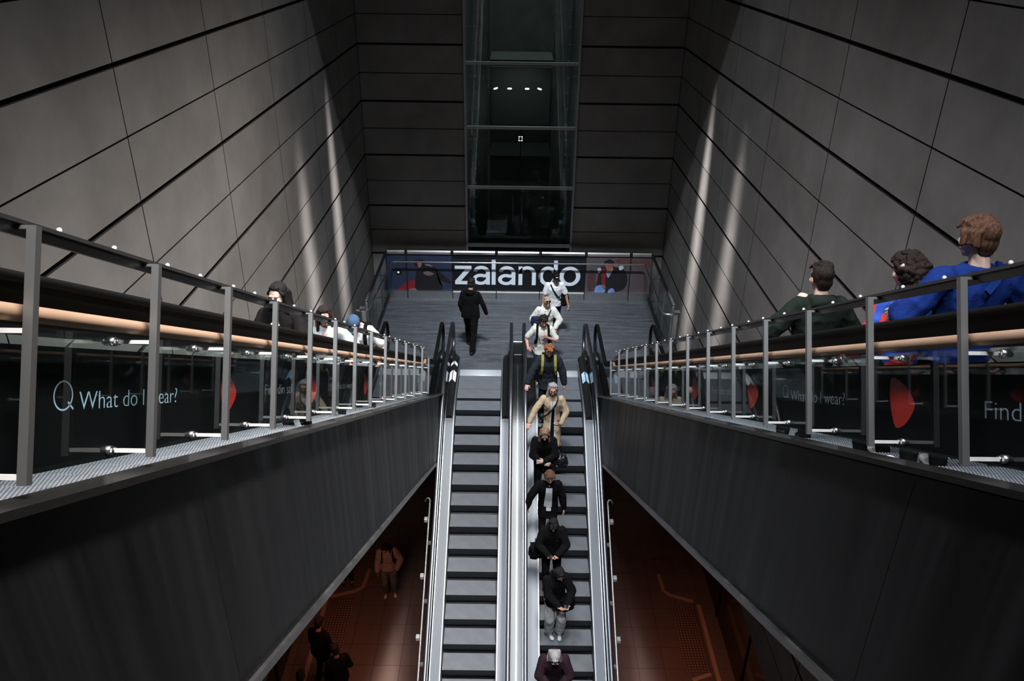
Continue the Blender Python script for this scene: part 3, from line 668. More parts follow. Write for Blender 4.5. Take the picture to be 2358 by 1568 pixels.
# ---------------------------------------------------------------- platform level
PZ = -5.3
ft = mat('platform tiles', (.15, .095, .08), .4, nz=.2, nscale=3)
nt = ft.node_tree; b_ = nt.nodes['Principled BSDF']; br_ = nt.nodes.new('ShaderNodeTexBrick'); tc = nt.nodes.new('ShaderNodeTexCoord'); nt.links.new(tc.outputs['Object'], br_.inputs[0])
br_.inputs['Scale'].default_value = 1; br_.inputs['Brick Width'].default_value = .6; br_.inputs['Row Height'].default_value = .6; br_.inputs['Mortar Size'].default_value = .006; br_.offset = 0
br_.inputs['Color1'].default_value = (.15, .10, .085, 1); br_.inputs['Color2'].default_value = (.17, .11, .095, 1); br_.inputs['Mortar'].default_value = (.05, .03, .03, 1)
nt.links.new(br_.outputs[0], b_.inputs['Base Color'])
bm = NB(); box(bm, -9, 9.4, -1, 30, PZ-.1, PZ); struct('floor', bm, ft, label='dim red brown tiled platform floor far below')
def tactile(x0, x1, y0, y1, label):
    t = thing('tactile_paving', label, 'paving')
    bm = NB(); box(bm, x0, x1, y0, y1, PZ, PZ+.004); obj('plate', bm, mat('tactile plate', (.12, .065, .055), .5), t)
    bm = NB(); n = 0
    x = x0+.035
    while x < x1-.01:
        y = y0+.04
        while y < y1-.01:
            ring = [bm.verts.new((x+.014*math.cos(k*math.pi/3), y+.014*math.sin(k*math.pi/3), PZ+.004)) for k in range(6)]
            top = bm.verts.new((x, y, PZ+.012))
            for k in range(6): bm.faces.new((ring[k], ring[(k+1) % 6], top))
            y += .075
        x += .07
    o = obj('studs', bm, mat('steel stud', (.85, .62, .5), .3, .6), t); o['kind'] = 'stuff'
tactile(-4.33, -3.78, 11.2, 14.62, 'long field of studded tactile paving beside the left platform edge')
tactile(-3.95, -3.42, 15.65, 16.2, 'small square of studded tactile paving near the lone person on the platform')
tactile(4.06, 4.66, 12.5, 14.54, 'long field of studded tactile paving beside the right platform edge')
tactile(3.78, 4.36, 15.65, 16.15, 'small square of studded tactile paving by the right platform edge')
gs = mat('pale floor strip', (.46, .27, .20), .5)
def strip(pts, wd, label):
    t = NB(); n = len(pts)
    for i in range(n-1):
        a, b = Vector((*pts[i], PZ+.006+.0012*i)), Vector((*pts[i+1], PZ+.006+.0012*i)); d = (b-a).normalized(); q = Vector((-d.y, d.x, 0))
        ln = (b-a).length/2; obox(t, (a+b)/2, d, q, Vector((0, 0, 1)), ln+wd*.3, wd/2, .006)
    return tag(obj('floor_strip', t, gs), label, 'floor strip')
strip([(-3.58, 15.62), (-3.64, 15.0), (-3.80, 14.86), (-4.35, 14.66)], .09, 'bent pale strip on the floor above the left tactile paving')
strip([(-4.48, 14.5), (-4.48, 11.2)], .10, 'straight pale strip along the left platform edge')
strip([(3.93, 15.55), (3.96, 15.0), (4.10, 14.84), (4.62, 14.64)], .09, 'bent pale strip on the floor above the right tactile paving')
strip([(4.76, 14.5), (4.76, 12.3)], .10, 'straight pale strip along the right platform edge')
strip([(4.6, 12.45), (4.2, 12.3)], .09, 'short pale strip at the foot of the right tactile paving')
bm = NB(); box(bm, -2.75, -1.7, 16.17, 16.21, PZ, PZ+.004); box(bm, 2.2, 3.66, 16.17, 16.21, PZ, PZ+.004); tag(obj('drain_strip', bm, mat('drain', (.16, .10, .09), .5)), 'thin drain line across the platform floor', 'drain')
for s, x, nm in ((-1, -5.0, 'left'), (1, 5.15, 'right')):
    t = thing('platform_screen', 'dark glass platform screen beyond the %s platform edge' % nm, 'platform screen')
    bm = NB(); box(bm, x-.02, x+.02, -1, 30, PZ, PZ+2.6); obj('glass_wall', bm, mat('black glass', (.008, .008, .009), .12, 0, .6), t)
    y = 1
    while y < 30: bm = NB(); box(bm, x-.05, x+.05, y-.04, y+.04, PZ, PZ+2.6); obj('mullion', bm, blackm, t); y += 2.2
    bm = NB(); box(bm, x-.06, x+.06, -1, 30, PZ+2.6, PZ+2.9); obj('header', bm, blackm, t)
t = thing('reflection_dashes', 'broken row of small orange reflections modelled as glowing dashes beyond the right platform edge', 'reflection')  # dashes of reflected orange light, put in as emissive boxes
for i in range(8):
    y = 15.6-.14*i; bm = NB(); box(bm, 5.36, 5.40, y-.05, y+.05, PZ-.0+.012, PZ+.03); obj('glow', bm, mat('amber lamp', (.8, .35, .15), .5, emis=(1, .35, .14), es=.5), t)

# ---------------------------------------------------------------- people
PI_ = math.pi
def skinm(n, c): return mat('skin '+n, c, .5, spec=.4, nz=.08, nscale=14)
def cloth(n, c, rough=.85, nz=.15, **k): return mat('cloth '+n, c, rough, spec=.12, nz=nz, nscale=9, bump=.35, bscale=90, **k)
def hairm(n, c, c2=None): return mat('hair '+n, c, .5, spec=.28, nz=.5, nscale=7, stretch=(10, 10, 1.2), bump=.9, bscale=26, col2=c2)
def V(*a): return Vector(a)
def cone_prim(bm, p0, r0, p1, r1, n=10):
    p0, p1 = Vector(p0), Vector(p1); d = p1-p0; L_ = d.length
    if L_ < 1e-6: d = V(0, 0, 1)
    t = d.normalized(); a = t.orthogonal().normalized(); b = t.cross(a); rings = []
    for k in range(4):
        th = math.pi/2*(1-k/3); rings.append((p0-t*r0*math.sin(th), r0*math.cos(th)))
    for k in range(1, 4):
        rings.append((p0+d*k/4, r0+(r1-r0)*k/4))
    for k in range(4):
        th = math.pi/2*k/3; rings.append((p1+t*r1*math.sin(th), r1*math.cos(th)))
    vr = []
    for c, r in rings:
        if r < 1e-5: vr.append([bm.verts.new(c)])
        else: vr.append([bm.verts.new(c+(a*math.cos(2*math.pi*i/n)+b*math.sin(2*math.pi*i/n))*r) for i in range(n)])
    for A, B in zip(vr, vr[1:]):
        for i in range(n):
            if len(A) == 1: bm.faces.new((A[0], B[(i+1) % n], B[i]))
            elif len(B) == 1: bm.faces.new((A[i], A[(i+1) % n], B[0]))
            else: bm.faces.new((A[i], A[(i+1) % n], B[(i+1) % n], B[i]))
def ell_prim(bm, c, r, rot=None):
    m = Matrix.Translation(Vector(c)) @ (rot.to_4x4() if rot else Matrix.Identity(4)) @ Matrix.Diagonal((*r, 1))
    bmesh.ops.create_icosphere(bm, subdivisions=3, radius=1, matrix=m)
def loft_prim(bm, rings, n=20):
    vr = []
    for c, rx, ry, m in rings:
        vr.append([bm.verts.new(Vector(c)+m @ V(rx*math.copysign(abs(math.cos(a))**.85, math.cos(a)), ry*math.copysign(abs(math.sin(a))**.85, math.sin(a)), 0)) for a in [2*math.pi*i/n for i in range(n)]])
    for A, B in zip(vr, vr[1:]):
        for i in range(n): bm.faces.new((A[i], A[(i+1) % n], B[(i+1) % n], B[i]))
    bm.faces.new(vr[0][::-1]); bm.faces.new(vr[-1])
def blob(name, prims, m, parent, voxel=.01, smooth=2, fold=0, ffreq=(9, 9, 5), scale=1.0, cut=None):
    bm = NB()
    for p in prims:
        if p[0] == 'c': cone_prim(bm, *p[1:])
        elif p[0] == 'e': ell_prim(bm, *p[1:])
        elif p[0] == 'b': obox(bm, *p[1:])
        elif p[0] == 'l': loft_prim(bm, p[1])
    if scale != 1: bmesh.ops.scale(bm, vec=(scale,)*3, verts=bm.verts)
    me = bpy.data.meshes.new('tmp'); bm.to_mesh(me); bm.free()
    o = bpy.data.objects.new('tmp', me); C.objects.link(o)
    r = o.modifiers.new('r', 'REMESH'); r.mode = 'VOXEL'; r.voxel_size = voxel; r.use_smooth_shade = True
    if smooth: s = o.modifiers.new('s', 'SMOOTH'); s.factor = .5; s.iterations = smooth
    dg = bpy.context.evaluated_depsgraph_get(); me2 = bpy.data.meshes.new_from_object(o.evaluated_get(dg))
    bpy.data.objects.remove(o); bpy.data.meshes.remove(me)
    if fold:
        fx, fy, fz = ffreq; ns = [v.normal.copy() for v in me2.vertices]
        for v, nn in zip(me2.vertices, ns):
            p = v.co; f = .6-2.2*abs(noise.noise(V(p.x*fx+p.z*4, p.y*fy, p.z*fz-p.x*5)+V(3.1, 1.7, .3)))+.4*noise.noise(V(p.x*fx*2.3, p.y*fy*2.3, p.z*fz*2.3))
            v.co = p+nn*fold*f
    if cut:
        b2 = NB(); b2.from_mesh(me2); bmesh.ops.delete(b2, geom=[v for v in b2.verts if cut(v.co)], context='VERTS'); b2.to_mesh(me2); b2.free()
    for p in me2.polygons: p.use_smooth = True
    me2.materials.clear(); me2.materials.append(m)
    o = bpy.data.objects.new(name, me2); C.objects.link(o)
    if parent: o.parent = parent
    return o
def ik(a, target, l1, l2, hint):
    d = target-a; L_ = min(d.length, (l1+l2)*.995); u = d.normalized(); t = a+u*L_
    x = (l1*l1-l2*l2+L_*L_)/(2*L_); h = math.sqrt(max(0, l1*l1-x*x)); hv = hint-u*hint.dot(u)
    hv = hv.normalized() if hv.length > 1e-5 else u.orthogonal()
    return a+u*x+hv*h, t
def head_frame(J): return J['Rh'], J['head']
def joints(P):
    J = {}; ln = R(P.get('lean', 3)); hz = P.get('hipz', .93)
    hip = V(0, P.get('hipy', 0), hz); J['hip'] = hip; tw = R(P.get('twist', 0))
    Rt = Matrix.Rotation(tw, 3, 'Z') @ Matrix.Rotation(-ln, 3, 'X'); J['Rt'] = Rt
    def S(x, y, z): return hip+Rt @ V(x, y, z)
    J['waist'] = S(0, 0, .15); J['chest'] = S(0, 0, .36); J['neck'] = S(0, -.01, .53); J['S'] = S
    sh = P.get('sh', .168)
    J['sr'], J['sl'] = S(sh, -.005, .450), S(-sh, -.005, .450)
    hp, hy = R(P.get('hp', 10)), R(P.get('hy', 0)); ht = R(P.get('ht', 0))
    Rh = Rt @ Matrix.Rotation(hy, 3, 'Z') @ Matrix.Rotation(-hp, 3, 'X') @ Matrix.Rotation(ht, 3, 'Y'); J['Rh'] = Rh
    J['head'] = J['neck']+Rt @ V(0, .0, .022)+Rh @ V(0, .035, .128)
    for s, k in ((1, 'r'), (-1, 'l')):
        tgt = Vector(P.get(k+'h', (s*.26, .05, .80))); hint = Vector(P.get(k+'e', (s*.5, -.8, -.2)))
        J['e'+k], J['w'+k] = ik(J['s'+k], tgt, .285, .25, hint)
        if k+'E' in P:
            e = Vector(P[k+'E']); J['e'+k] = J['s'+k]+(e-J['s'+k]).normalized()*.285; J['w'+k] = J['e'+k]+(tgt-J['e'+k]).normalized()*.25
        hx = S(s*.09, 0, -.02) if False else hip+V(s*.09, 0, -.03)
        f = Vector(P.get(k+'f', (s*.10, 0, 0))); an = f+V(0, -.02, .085)
        J['h'+k] = hx; J['k'+k], J['a'+k] = ik(hx, an, .43, .42, V(s*.08, 1, 0)); J['f'+k] = f
        J['ft'+k] = R(P.get(k+'t', -8*s))
    return J
def hand_prims(W, E, s, P, k):
    d = (W-E).normalized(); hd = P.get(k+'hd'); d = (Vector(hd).normalized() if hd else d)
    n = Vector(P.get(k+'hn', (-s, 0, 0))); n = (n-d*n.dot(d)).normalized(); sd = d.cross(n)
    th = Vector(P.get(k+'hth', (0, 1, .3)))
    if sd.dot(th) < 0: sd = -sd       # towards the thumb side
    cu = P.get(k+'cu', 25); out = []
    pc = W+d*.045; m = Matrix((sd, d, n)).transposed()
    out.append(('e', pc, (.038, .050, .015), m))
    out.append(('c', W-d*.02, .025, W+d*.02, .026))
    for i, (u, L_) in enumerate(((.027, .072), (.009, .080), (-.009, .074), (-.026, .058))):
        b = W+d*.083+sd*u; a1 = R(cu*(.8+.12*i)); a2 = R(cu*1.9)
        d1 = d*math.cos(a1)+n*math.sin(a1); d2 = d*math.cos(a2)+n*math.sin(a2); sp = sd*(u*1.5)
        m1 = b+d1*L_*.5+sp*.1; out.append(('c', b-d*.02, .0102, m1, .009)); out.append(('c', m1, .009, m1+d2*L_*.5, .0074))
    tb = W+d*.025+sd*.026; tm = tb+(d*.6+sd*.65+n*.35).normalized()*.04; te = tm+(d*.85+sd*.15+n*.5).normalized()*.032
    out += [('c', tb, .0135, tm, .011), ('c', tm, .011, te, .0085)]
    return out, pc, d, n, sd
def person(label, loc, rz, H=1.72, P={}, skin=None, hair=None, top=None, bottom=None, shoes=None, group=None, voxel=.0075, fem=False):
    k = H/1.75; root = thing('person', label, 'person', loc, rz, group)
    J = joints(P); J['k'] = k; J['root'] = root; Rh, Hc = J['Rh'], J['head']; S = J['S']
    def HP(x, y, z): return Hc+Rh @ V(x, y, z)
    J['HP'] = HP
    fat = P.get('fat', 1.0)
    pr = []
    hs = .97 if fem else 1.0
    A = lambda *a: pr.append(a)
    def HE(c, r, rot=None): A('e', HP(*c), tuple(q*hs for q in r), Rh if rot is None else Rh @ rot)
    def HCn(p, r0, q, r1): A('c', HP(*p), r0, HP(*q), r1)
    HE((0, -.012, .028), (.074, .094, .084)); HE((0, .026, -.025), (.062, .064, .078)); HE((0, .036, -.078), (.047, .045, .034))
    HE((0, .064, -.100), (.019, .016, .014)); HCn((0, .086, .012), .0075, (0, .107, -.030), .0115); HE((0, .096, -.036), (.017, .012, .009))
    HCn((-.034, .074, .026), .012, (.034, .074, .026), .012)
    for s in (-1, 1):
        HE((s*.040, .058, -.030), (.022, .024, .024)); HE((s*.079, -.006, -.008), (.009, .017, .030)); HE((s*.030, .074, .0), (.017, .010, .010))
    HE((0, .083, -.064), (.023, .012, .009)); HE((0, .080, -.075), (.019, .011, .008))
    A('c', J['neck']+J['Rt'] @ V(0, -.005, -.03), .060*(.88 if fem else 1), HP(0, -.022, -.055), .052*(.88 if fem else 1))
    w_ = fat*(.93 if fem else 1)
    A('l', [(S(0, y, z), rx*w_, ry, J['Rt']) for z, rx, ry, y in ((-.08, .10, .08, 0), (-.02, .140, .095, 0), (.06, .135, .09, 0), (.17, .115, .082, 0), (.28, .130, .092, 0), (.38, .142, .095, 0), (.44, .130, .078, 0), (.49, .085, .06, -.005), (.53, .05, .05, -.01))])
    for s, q in ((1, 'r'), (-1, 'l')):
        A('c', S(s*.09, 0, .455), .045, J['s'+q], .046); A('c', J['s'+q], .046, J['e'+q], .039); A('c', J['e'+q], .039, J['w'+q], .026)
        hp_, pc, d, n, sd = hand_prims(J['w'+q], J['e'+q], s, P, q); pr += hp_; J['p'+q] = (pc, d, n, sd)
        A('c', J['h'+q], .085, J['k'+q], .052); A('c', J['k'+q], .052, J['a'+q], .037)
        ft = Matrix.Rotation(J['ft'+q], 3, 'Z'); A('c', J['a'+q], .036, J['a'+q]+ft @ V(0, .10, -.05), .030)
    body = blob('body', pr, skin, root, voxel, 1, scale=k)
    # face details
    dk = mat('eye dark', (.02, .012, .01), .3)
    bm = NB()
    for s in (-1, 1): ell_prim(bm, HP(s*.031, .0835, .002)*k, (.0125*k, .004*k, .0035*k), Rh)
    obj('eyes', bm, dk, root, smooth=True)
    bm = NB()
    for s in (-1, 1): cone_prim(bm, HP(s*.018, .0865, .020)*k, .0028*k, HP(s*.046, .079, .023)*k, .002*k, 6)
    obj('eyebrows', bm, mat('brow', (.03, .018, .012), .8), root, smooth=True)
    bm = NB(); ell_prim(bm, HP(0, .0935, -.068)*k, (.019*k, .004*k, .0055*k), Rh); obj('lips', bm, mat('lips', (.32, .09, .075), .5), root, smooth=True)
    # clothes
    if top: top_garment(J, P, top, k, fat, fem)
    if bottom: bottom_garment(J, P, bottom, k)
    for s, q in ((1, 'r'), (-1, 'l')):
        a = J['a'+q]; f = J['f'+q]; ft = Matrix.Rotation(J['ft'+q], 3, 'Z'); z0 = f.z
        pit = P.get(q+'fp', 0); rp = ft @ Matrix.Rotation(R(-pit), 3, 'X')
        def F(x, y, z): return a+rp @ V(x, y, z)
        pr = [('c', F(0, -.03, -.055), .034, F(0, .13, -.062), .034), ('c', F(0, -.04, -.058), .030, F(0, -.02, -.02), .036), ('e', F(0, .14, -.060), (.040, .055, .028), rp), ('c', F(0, .0, -.02), .038, F(0, .10, -.05), .030)]
        o = blob('shoe', pr, shoes or blackm, root, .009, 1, scale=k)
        for v in o.data.vertices:
            if pit == 0 and v.co.z < (z0+.004)*k: v.co.z = (z0+.003)*k
    if hair: make_hair(J, k, *hair)
    return J
def top_garment(J, P, t, k, fat, fem):
    S = J['S']; root = J['root']; th = t.get('th', .012); Rt = J['Rt']; m = t['m']; pr = []
    A = lambda *a: pr.append(a)
    w = 1.0*fat*(.92 if fem else 1)
    L_ = t.get('len', 0); fl_ = t.get('flare', 0); I3 = Matrix.Identity(3); kx = ((J['kr']+J['kl'])/2-J['hip'])
    rg = []
    n = 2+int(L_/.06)
    for i in range(n):
        f = 1-i/(n-1); z = -.03-L_*f; c = J['hip']+V(0, 0, z)+V(kx.x, kx.y, 0)*min(1, max(0, -z)/.45)
        rg.append((c, .158*w+th*.8+fl_*f, .112+th*.8+fl_*f*.7, I3))
    rg += [(S(0, y, z), rx*w+th*.75, ry+th*.75, Rt) for z, rx, ry, y in ((.07, .152, .108, 0), (.17, .138, .100, 0), (.28, .150, .110, .004), (.37, .158, .112, .004), (.43, .145, .095, 0), (.475, .110, .078, -.004), (.51, .072, .064, -.008), (.53, .060, .056, -.010))]
    A('l', rg)
    if fem: A('e', S(-.062, .075, .33), (.06, .055, .06), Rt); A('e', S(.062, .075, .33), (.06, .055, .06), Rt)
    sl = t.get('sleeve', 1.0); sr = t.get('sr', .0)
    for q in 'rl':
        s, e, w_ = J['s'+q], J['e'+q], J['w'+q]
        g = 1 if q == 'r' else -1; A('c', S(g*.085, 0, .452), .050+th*.6, s, .050+th*.6)
        if sl >= 1:
            A('c', s, .050+th*.6+sr*.6, e, .044+th*.6+sr); A('c', e, .044+th*.6+sr, e+(w_-e)*.93, .032+th*.6+sr*.5)
        else:
            A('c', s, .050+th*.6+sr*.5, s+(e-s)*min(.93, sl*1.55), .050+th*.5+sr*.5)
    if t.get('hood'):
        A('e', S(0, -.085, .50), (.11, .06, .07), Rt); A('c', S(-.085, -.03, .52), .035, S(0, -.10, .53), .045); A('c', S(.085, -.03, .52), .035, S(0, -.10, .53), .045)
        A('c', S(-.08, -.02, .52), .03, S(-.03, .09, .47), .024); A('c', S(.08, -.02, .52), .03, S(.03, .09, .47), .024)
    if t.get('collar'):
        A('c', S(-.07, -.03, .51), .026, S(-.035, .085, .46), .020); A('c', S(.07, -.03, .51), .026, S(.035, .085, .46), .020); A('c', S(-.07, -.04, .51), .026, S(.07, -.04, .51), .026)
    o = blob(t.get('name', 'top'), pr, m, root, .011, 2, fold=t.get('fold', .008)*.8, ffreq=(8, 8, 6), scale=k)
    for nm, fn in t.get('add', ()):
        fn(J, k)
    return o
def bottom_garment(J, P, b, k):
    pr = []; A = lambda *a: pr.append(a); Rt = J['Rt']; th = b.get('th', .01); bl = b.get('bell', 0)
    A('e', J['hip']+V(0, 0, .0), (.150+th, .110+th, .11), None)
    for q in 'rl':
        A('c', J['h'+q], .088+th, J['k'+q], .060+th+bl*.4); e = J['k'+q]+(J['a'+q]-J['k'+q])*b.get('len', .98)
        A('c', J['k'+q], .060+th+bl*.4, e, .044+th+bl)
    return blob(b.get('name', 'trousers'), pr, b['m'], J['root'], .011, 2, fold=b.get('fold', .006), scale=k)
def make_hair(J, k, kind, m, **o):
    HP, Rh = J['HP'], J['Rh']; pr = []; A = lambda *a: pr.append(a)
    def E(c, r): A('e', HP(*c), r, Rh)
    E((0, -.029, .047), (.083, .095, .083)); E((0, -.060, -.015), (.070, .050, .068)); E((0, -.058, -.055), (.058, .036, .045))
    for s in (-1, 1): E((s*.066, -.020, .018), (.020, .055, .050))
    E((0, .038, .098), (.052, .028, .022))
    rnd = random.Random(o.get('seed', 3)); name = 'hair'; vox = .007; fold = .004; ff = (22, 22, 8)
    if kind == 'short':
        for i in range(26):
            a = rnd.uniform(-1.2, 1.2); b = rnd.uniform(-.4, 1.35); x = .080*math.sin(a)*math.cos(b*.6); y = -.02+.088*math.cos(a)*math.sin(b)*rnd.choice((-1, 1)); z = .05+.078*abs(math.cos(b))*math.cos(a*.6)
            A('c', HP(x, y, z), .014, HP(x*1.08, y*1.05+.012, z+.012), .009)
        for i in range(7):
            x = -.05+.1*i/6; A('c', HP(x, .045, .098), .014, HP(x*1.1+rnd.uniform(-.01, .01), .088, .070+rnd.uniform(-.01, .012)), .008)
    if kind in ('curly', 'bigcurly'):
        n = 150 if kind == 'curly' else 260; R_ = 1.06 if kind == 'curly' else 1.18
        for i in range(n):
            u = rnd.uniform(-1, 1); a = rnd.uniform(0, 2*math.pi); q = math.sqrt(1-u*u); x, y, z = q*math.cos(a), q*math.sin(a), u
            if z < -.55 or (y > .35 and z < .38): continue
            A('e', HP(x*.084*R_, -.018+y*.100*R_, .040+z*.086*R_), (rnd.uniform(.012, .020),)*3, None)
        for i in range(12):
            A('e', HP(rnd.uniform(-.055, .055), rnd.uniform(.065, .09), rnd.uniform(.062, .098)), (.014,)*3, None)
        if kind == 'bigcurly':
            A('e', HP(0, -.075, -.03), (.105, .075, .12), Rh); A('e', HP(0, -.085, -.14), (.12, .07, .11), Rh)
            for i in range(240):
                a = rnd.uniform(PI_*.75, PI_*2.25); z = rnd.uniform(-.26, .04); w = .115+.02*math.sin(z*9)
                A('e', HP(w*math.cos(a), -.07+.078*math.sin(a), z), (rnd.uniform(.014, .022),)*3, None)
    if kind in ('long', 'bob', 'grey'):
        ln = o.get('ln', {'long': .36, 'bob': .17, 'grey': .17}[kind]); fr = o.get('front', .0)
        n = 11
        for s in (-1, 1):
            for i in range(n):
                y = -.085+(.085+fr)*i/(n-1); x = s*(.074-.02*abs(i/(n-1)-.4)); p0 = HP(x, y, .03-max(0, y)*.2); p1 = HP(s*.084, y*1.0, -.075)
                L_ = ln*rnd.uniform(.85, 1.05); p2 = p1+V(s*rnd.uniform(.0, .03), rnd.uniform(-.01, .02)+(.03 if y > .02 else 0), -L_+.08)
                r = rnd.uniform(.017, .023); A('c', p0, .019, p1, r); A('c', p1, r, p2, r*.6)
        for i in range(9):
            x = -.07+.14*i/8; p0 = HP(x, -.095, .0); p1 = HP(x*1.1, -.10, -.09); A('c', p0, .026, p1, .022); A('c', p1, .022, p1+V(0, -.01, -ln*rnd.uniform(.8, 1)+.05), .012)
        for i in range(8):                      # parted front
            s = -1 if i < 4 else 1; q = (i % 4)/3
            A('c', HP(s*.008, .045-.07*q, .122-.004*q), .011, HP(s*.074, .035-.05*q, .03), .012)
        fold = .003
    if kind == 'grey':
        for i in range(30): A('c', HP(rnd.uniform(-.08, .08), rnd.uniform(-.08, .02), rnd.uniform(.03, .1)), .012, HP(rnd.uniform(-.11, .11), rnd.uniform(-.1, .02), rnd.uniform(-.02, .10)), .007)
    if kind == 'mop':
        for i in range(70):
            a = rnd.uniform(0, 2*math.pi); q = rnd.uniform(0, .9); x, y = .080*q*math.cos(a), -.01+.095*q*math.sin(a); z = .045+.085*math.sqrt(max(0, 1-q*q))
            A('c', HP(x, y, z), .017, HP(x*1.28+rnd.uniform(-.01, .01), y*1.22+.012, z-.03+rnd.uniform(-.01, .01)), .009)
        for s in (-1, 1):
            for i in range(6): A('c', HP(s*.080, -.06+.02*i, .05), .016, HP(s*.092, -.065+.02*i, -.015-rnd.uniform(0, .02)), .008)
        for i in range(9): A('c', HP(-.06+.015*i, .055, .100), .016, HP(-.068+.017*i, .082, .072+rnd.uniform(-.012, .012)), .010)
    if kind == 'cap' or kind == 'tied':
        pass
    if kind == 'tied':
        E((0, -.125, .02), (.040, .045, .045))
    h = blob(name, pr, m, J['root'], vox, 1, fold=fold, ffreq=ff, scale=k)
    if o.get('label'): h['label'] = o['label']
    return h
def add_cap(J, k, m, brim_m=None, back=False, logo=None):
    HP, Rh = J['HP'], J['Rh']
    pr = [('e', HP(0, -.018, .052), (.090, .106, .084), Rh)]
    o = blob('cap', pr, m, J['root'], .007, 1, scale=k, cut=None)
    inv = Rh.transposed(); hc = J['head']*k
    b2 = NB(); b2.from_mesh(o.data); bmesh.ops.delete(b2, geom=[v for v in b2.verts if (inv @ (v.co-hc)).z < .036*k], context='VERTS'); b2.to_mesh(o.data); b2.free()
    for p in o.data.polygons: p.use_smooth = True
    bm = NB(); top, bot = [], []
    for i in range(15):
        a = R(-62+124*i/14)
        for lst, dz in ((top, .003), (bot, -.003)):
            lst.append((HP(math.sin(a)*.084, -.015+math.cos(a)*.098, .042+dz), HP(math.sin(a)*.088*(1-.12*abs(math.sin(a))), -.015+math.cos(a)*.098+.062*math.cos(a)**.6 if math.cos(a) > 0 else 0, .036-.022*math.sin(a)**2+dz)))
    for lst in (top, bot):
        vs = [(bm.verts.new(a*k), bm.verts.new(b*k)) for a, b in lst]
        for (a, b), (c, d) in zip(vs, vs[1:]): bm.faces.new((a, b, d, c))
    bmesh.ops.recalc_face_normals(bm, faces=bm.faces)
    obj('visor', bm, brim_m or m, o, smooth=True)
    if logo:
        bm = NB(); pts = []
        for (x, z) in ((-.026, .058), (.026, .058), (.026, .078), (-.026, .078)) if logo == 'patch' else ((-.03, .052), (.03, .052), (.03, .058), (-.03, .058)):
            y = -.018+.106*math.sqrt(max(0, 1-(x/.09)**2-((z-.052)/.084)**2))+.006; pts.append(bm.verts.new(HP(x, y, z)*k))
        bm.faces.new(pts); obj('logo', bm, white, o)
    return o
def ribbon(name, pts, wd, m, parent, th=.004, k=1):
    """strap along points given with outward normals"""
    bm = NB(); ra = []
    for i, (p, n) in enumerate(pts):
        t = (pts[min(i+1, len(pts)-1)][0]-pts[max(i-1, 0)][0]).normalized(); n = (n-t*n.dot(t)).normalized(); b = t.cross(n)
        ra.append([bm.verts.new((p+b*wd/2*u+n*v)*k) for u, v in ((-1, -th), (1, -th), (1, th), (-1, th))])
    for A, B in zip(ra, ra[1:]):
        for q in range(4): bm.faces.new((A[q], A[(q+1) % 4], B[(q+1) % 4], B[q]))
    bm.faces.new(ra[0][::-1]); bm.faces.new(ra[-1]); bmesh.ops.recalc_face_normals(bm, faces=bm.faces)
    return obj(name, bm, m, parent, smooth=False)
def cross_strap(J, k, s, m, parent, wd=.03, d=.02):
    """strap over one shoulder (side s) down across the chest to the other hip"""
    S, Rt = J['S'], J['Rt']; pts = []
    for x, y, z, n in ((s*.10, -.09, .42, (0, -1, .3)), (s*.105, -.02, .515, (0, 0, 1)), (s*.095, .075, .475, (0, .6, .6)), (s*.06, .128, .40, (0, 1, .2)), (0, .142, .30, (0, 1, 0)), (-s*.07, .130, .19, (-s*.3, 1, 0)), (-s*.14, .085, .10, (-s, .7, 0)), (-s*.175, .02, .06, (-s, 0, 0))):
        pts.append((S(x*1.05, y+(d if y > 0 else -d)*.6, z+(d*.3)), Rt @ Vector(n)))
    return ribbon('strap', pts, wd, m, parent, .004, k)
def back_straps(J, k, m, parent, wd=.05, name='strap', d=0):
    S, Rt = J['S'], J['Rt']
    for s in (-1, 1):
        pts = [(S(s*x, y, z), Rt @ Vector(n)) for x, y, z, n in ((.10, -.13-d, .38, (0, -1, 0)), (.11, -.09-d, .48, (0, -.6, .7)), (.115, 0, .535+d, (0, 0, 1)), (.12, .085+d, .475, (0, .7, .6)), (.125, .133+d, .38, (0, 1, .1)), (.13, .138+d, .28, (0, 1, 0)), (.145, .11+d, .18, (s*.5, 1, 0)), (.17, .03, .12, (s, .2, 0)), (.15, -.09, .12, (s, -.6, 0)))]
        ribbon(name, pts, wd, m, parent, .006, k)
def place_like(J, name, label, cat, group=None):
    r = J['root']; return thing(name, label, cat, r.location.copy(), r.rotation_euler.z, group)
def phone(J, q, label, k, m=None, off=.022, tilt=None, lit=None):
    t = place_like(J, 'phone', label, 'phone'); pc, d, n, sd = J['p'+q]
    c = (pc+d*.03+n*off)*k; bm = NB(); obox(bm, c, sd, d, n, .036*k, .074*k, .004*k); obj('case', bm, m or mat('phone black', (.01, .01, .012), .2), t)
    bm = NB(); obox(bm, c+n*.0045*k, sd, d, n, .033*k, .070*k, .0006*k); obj('screen', bm, lit or mat('phone glass', (.02, .02, .025), .08), t); return t
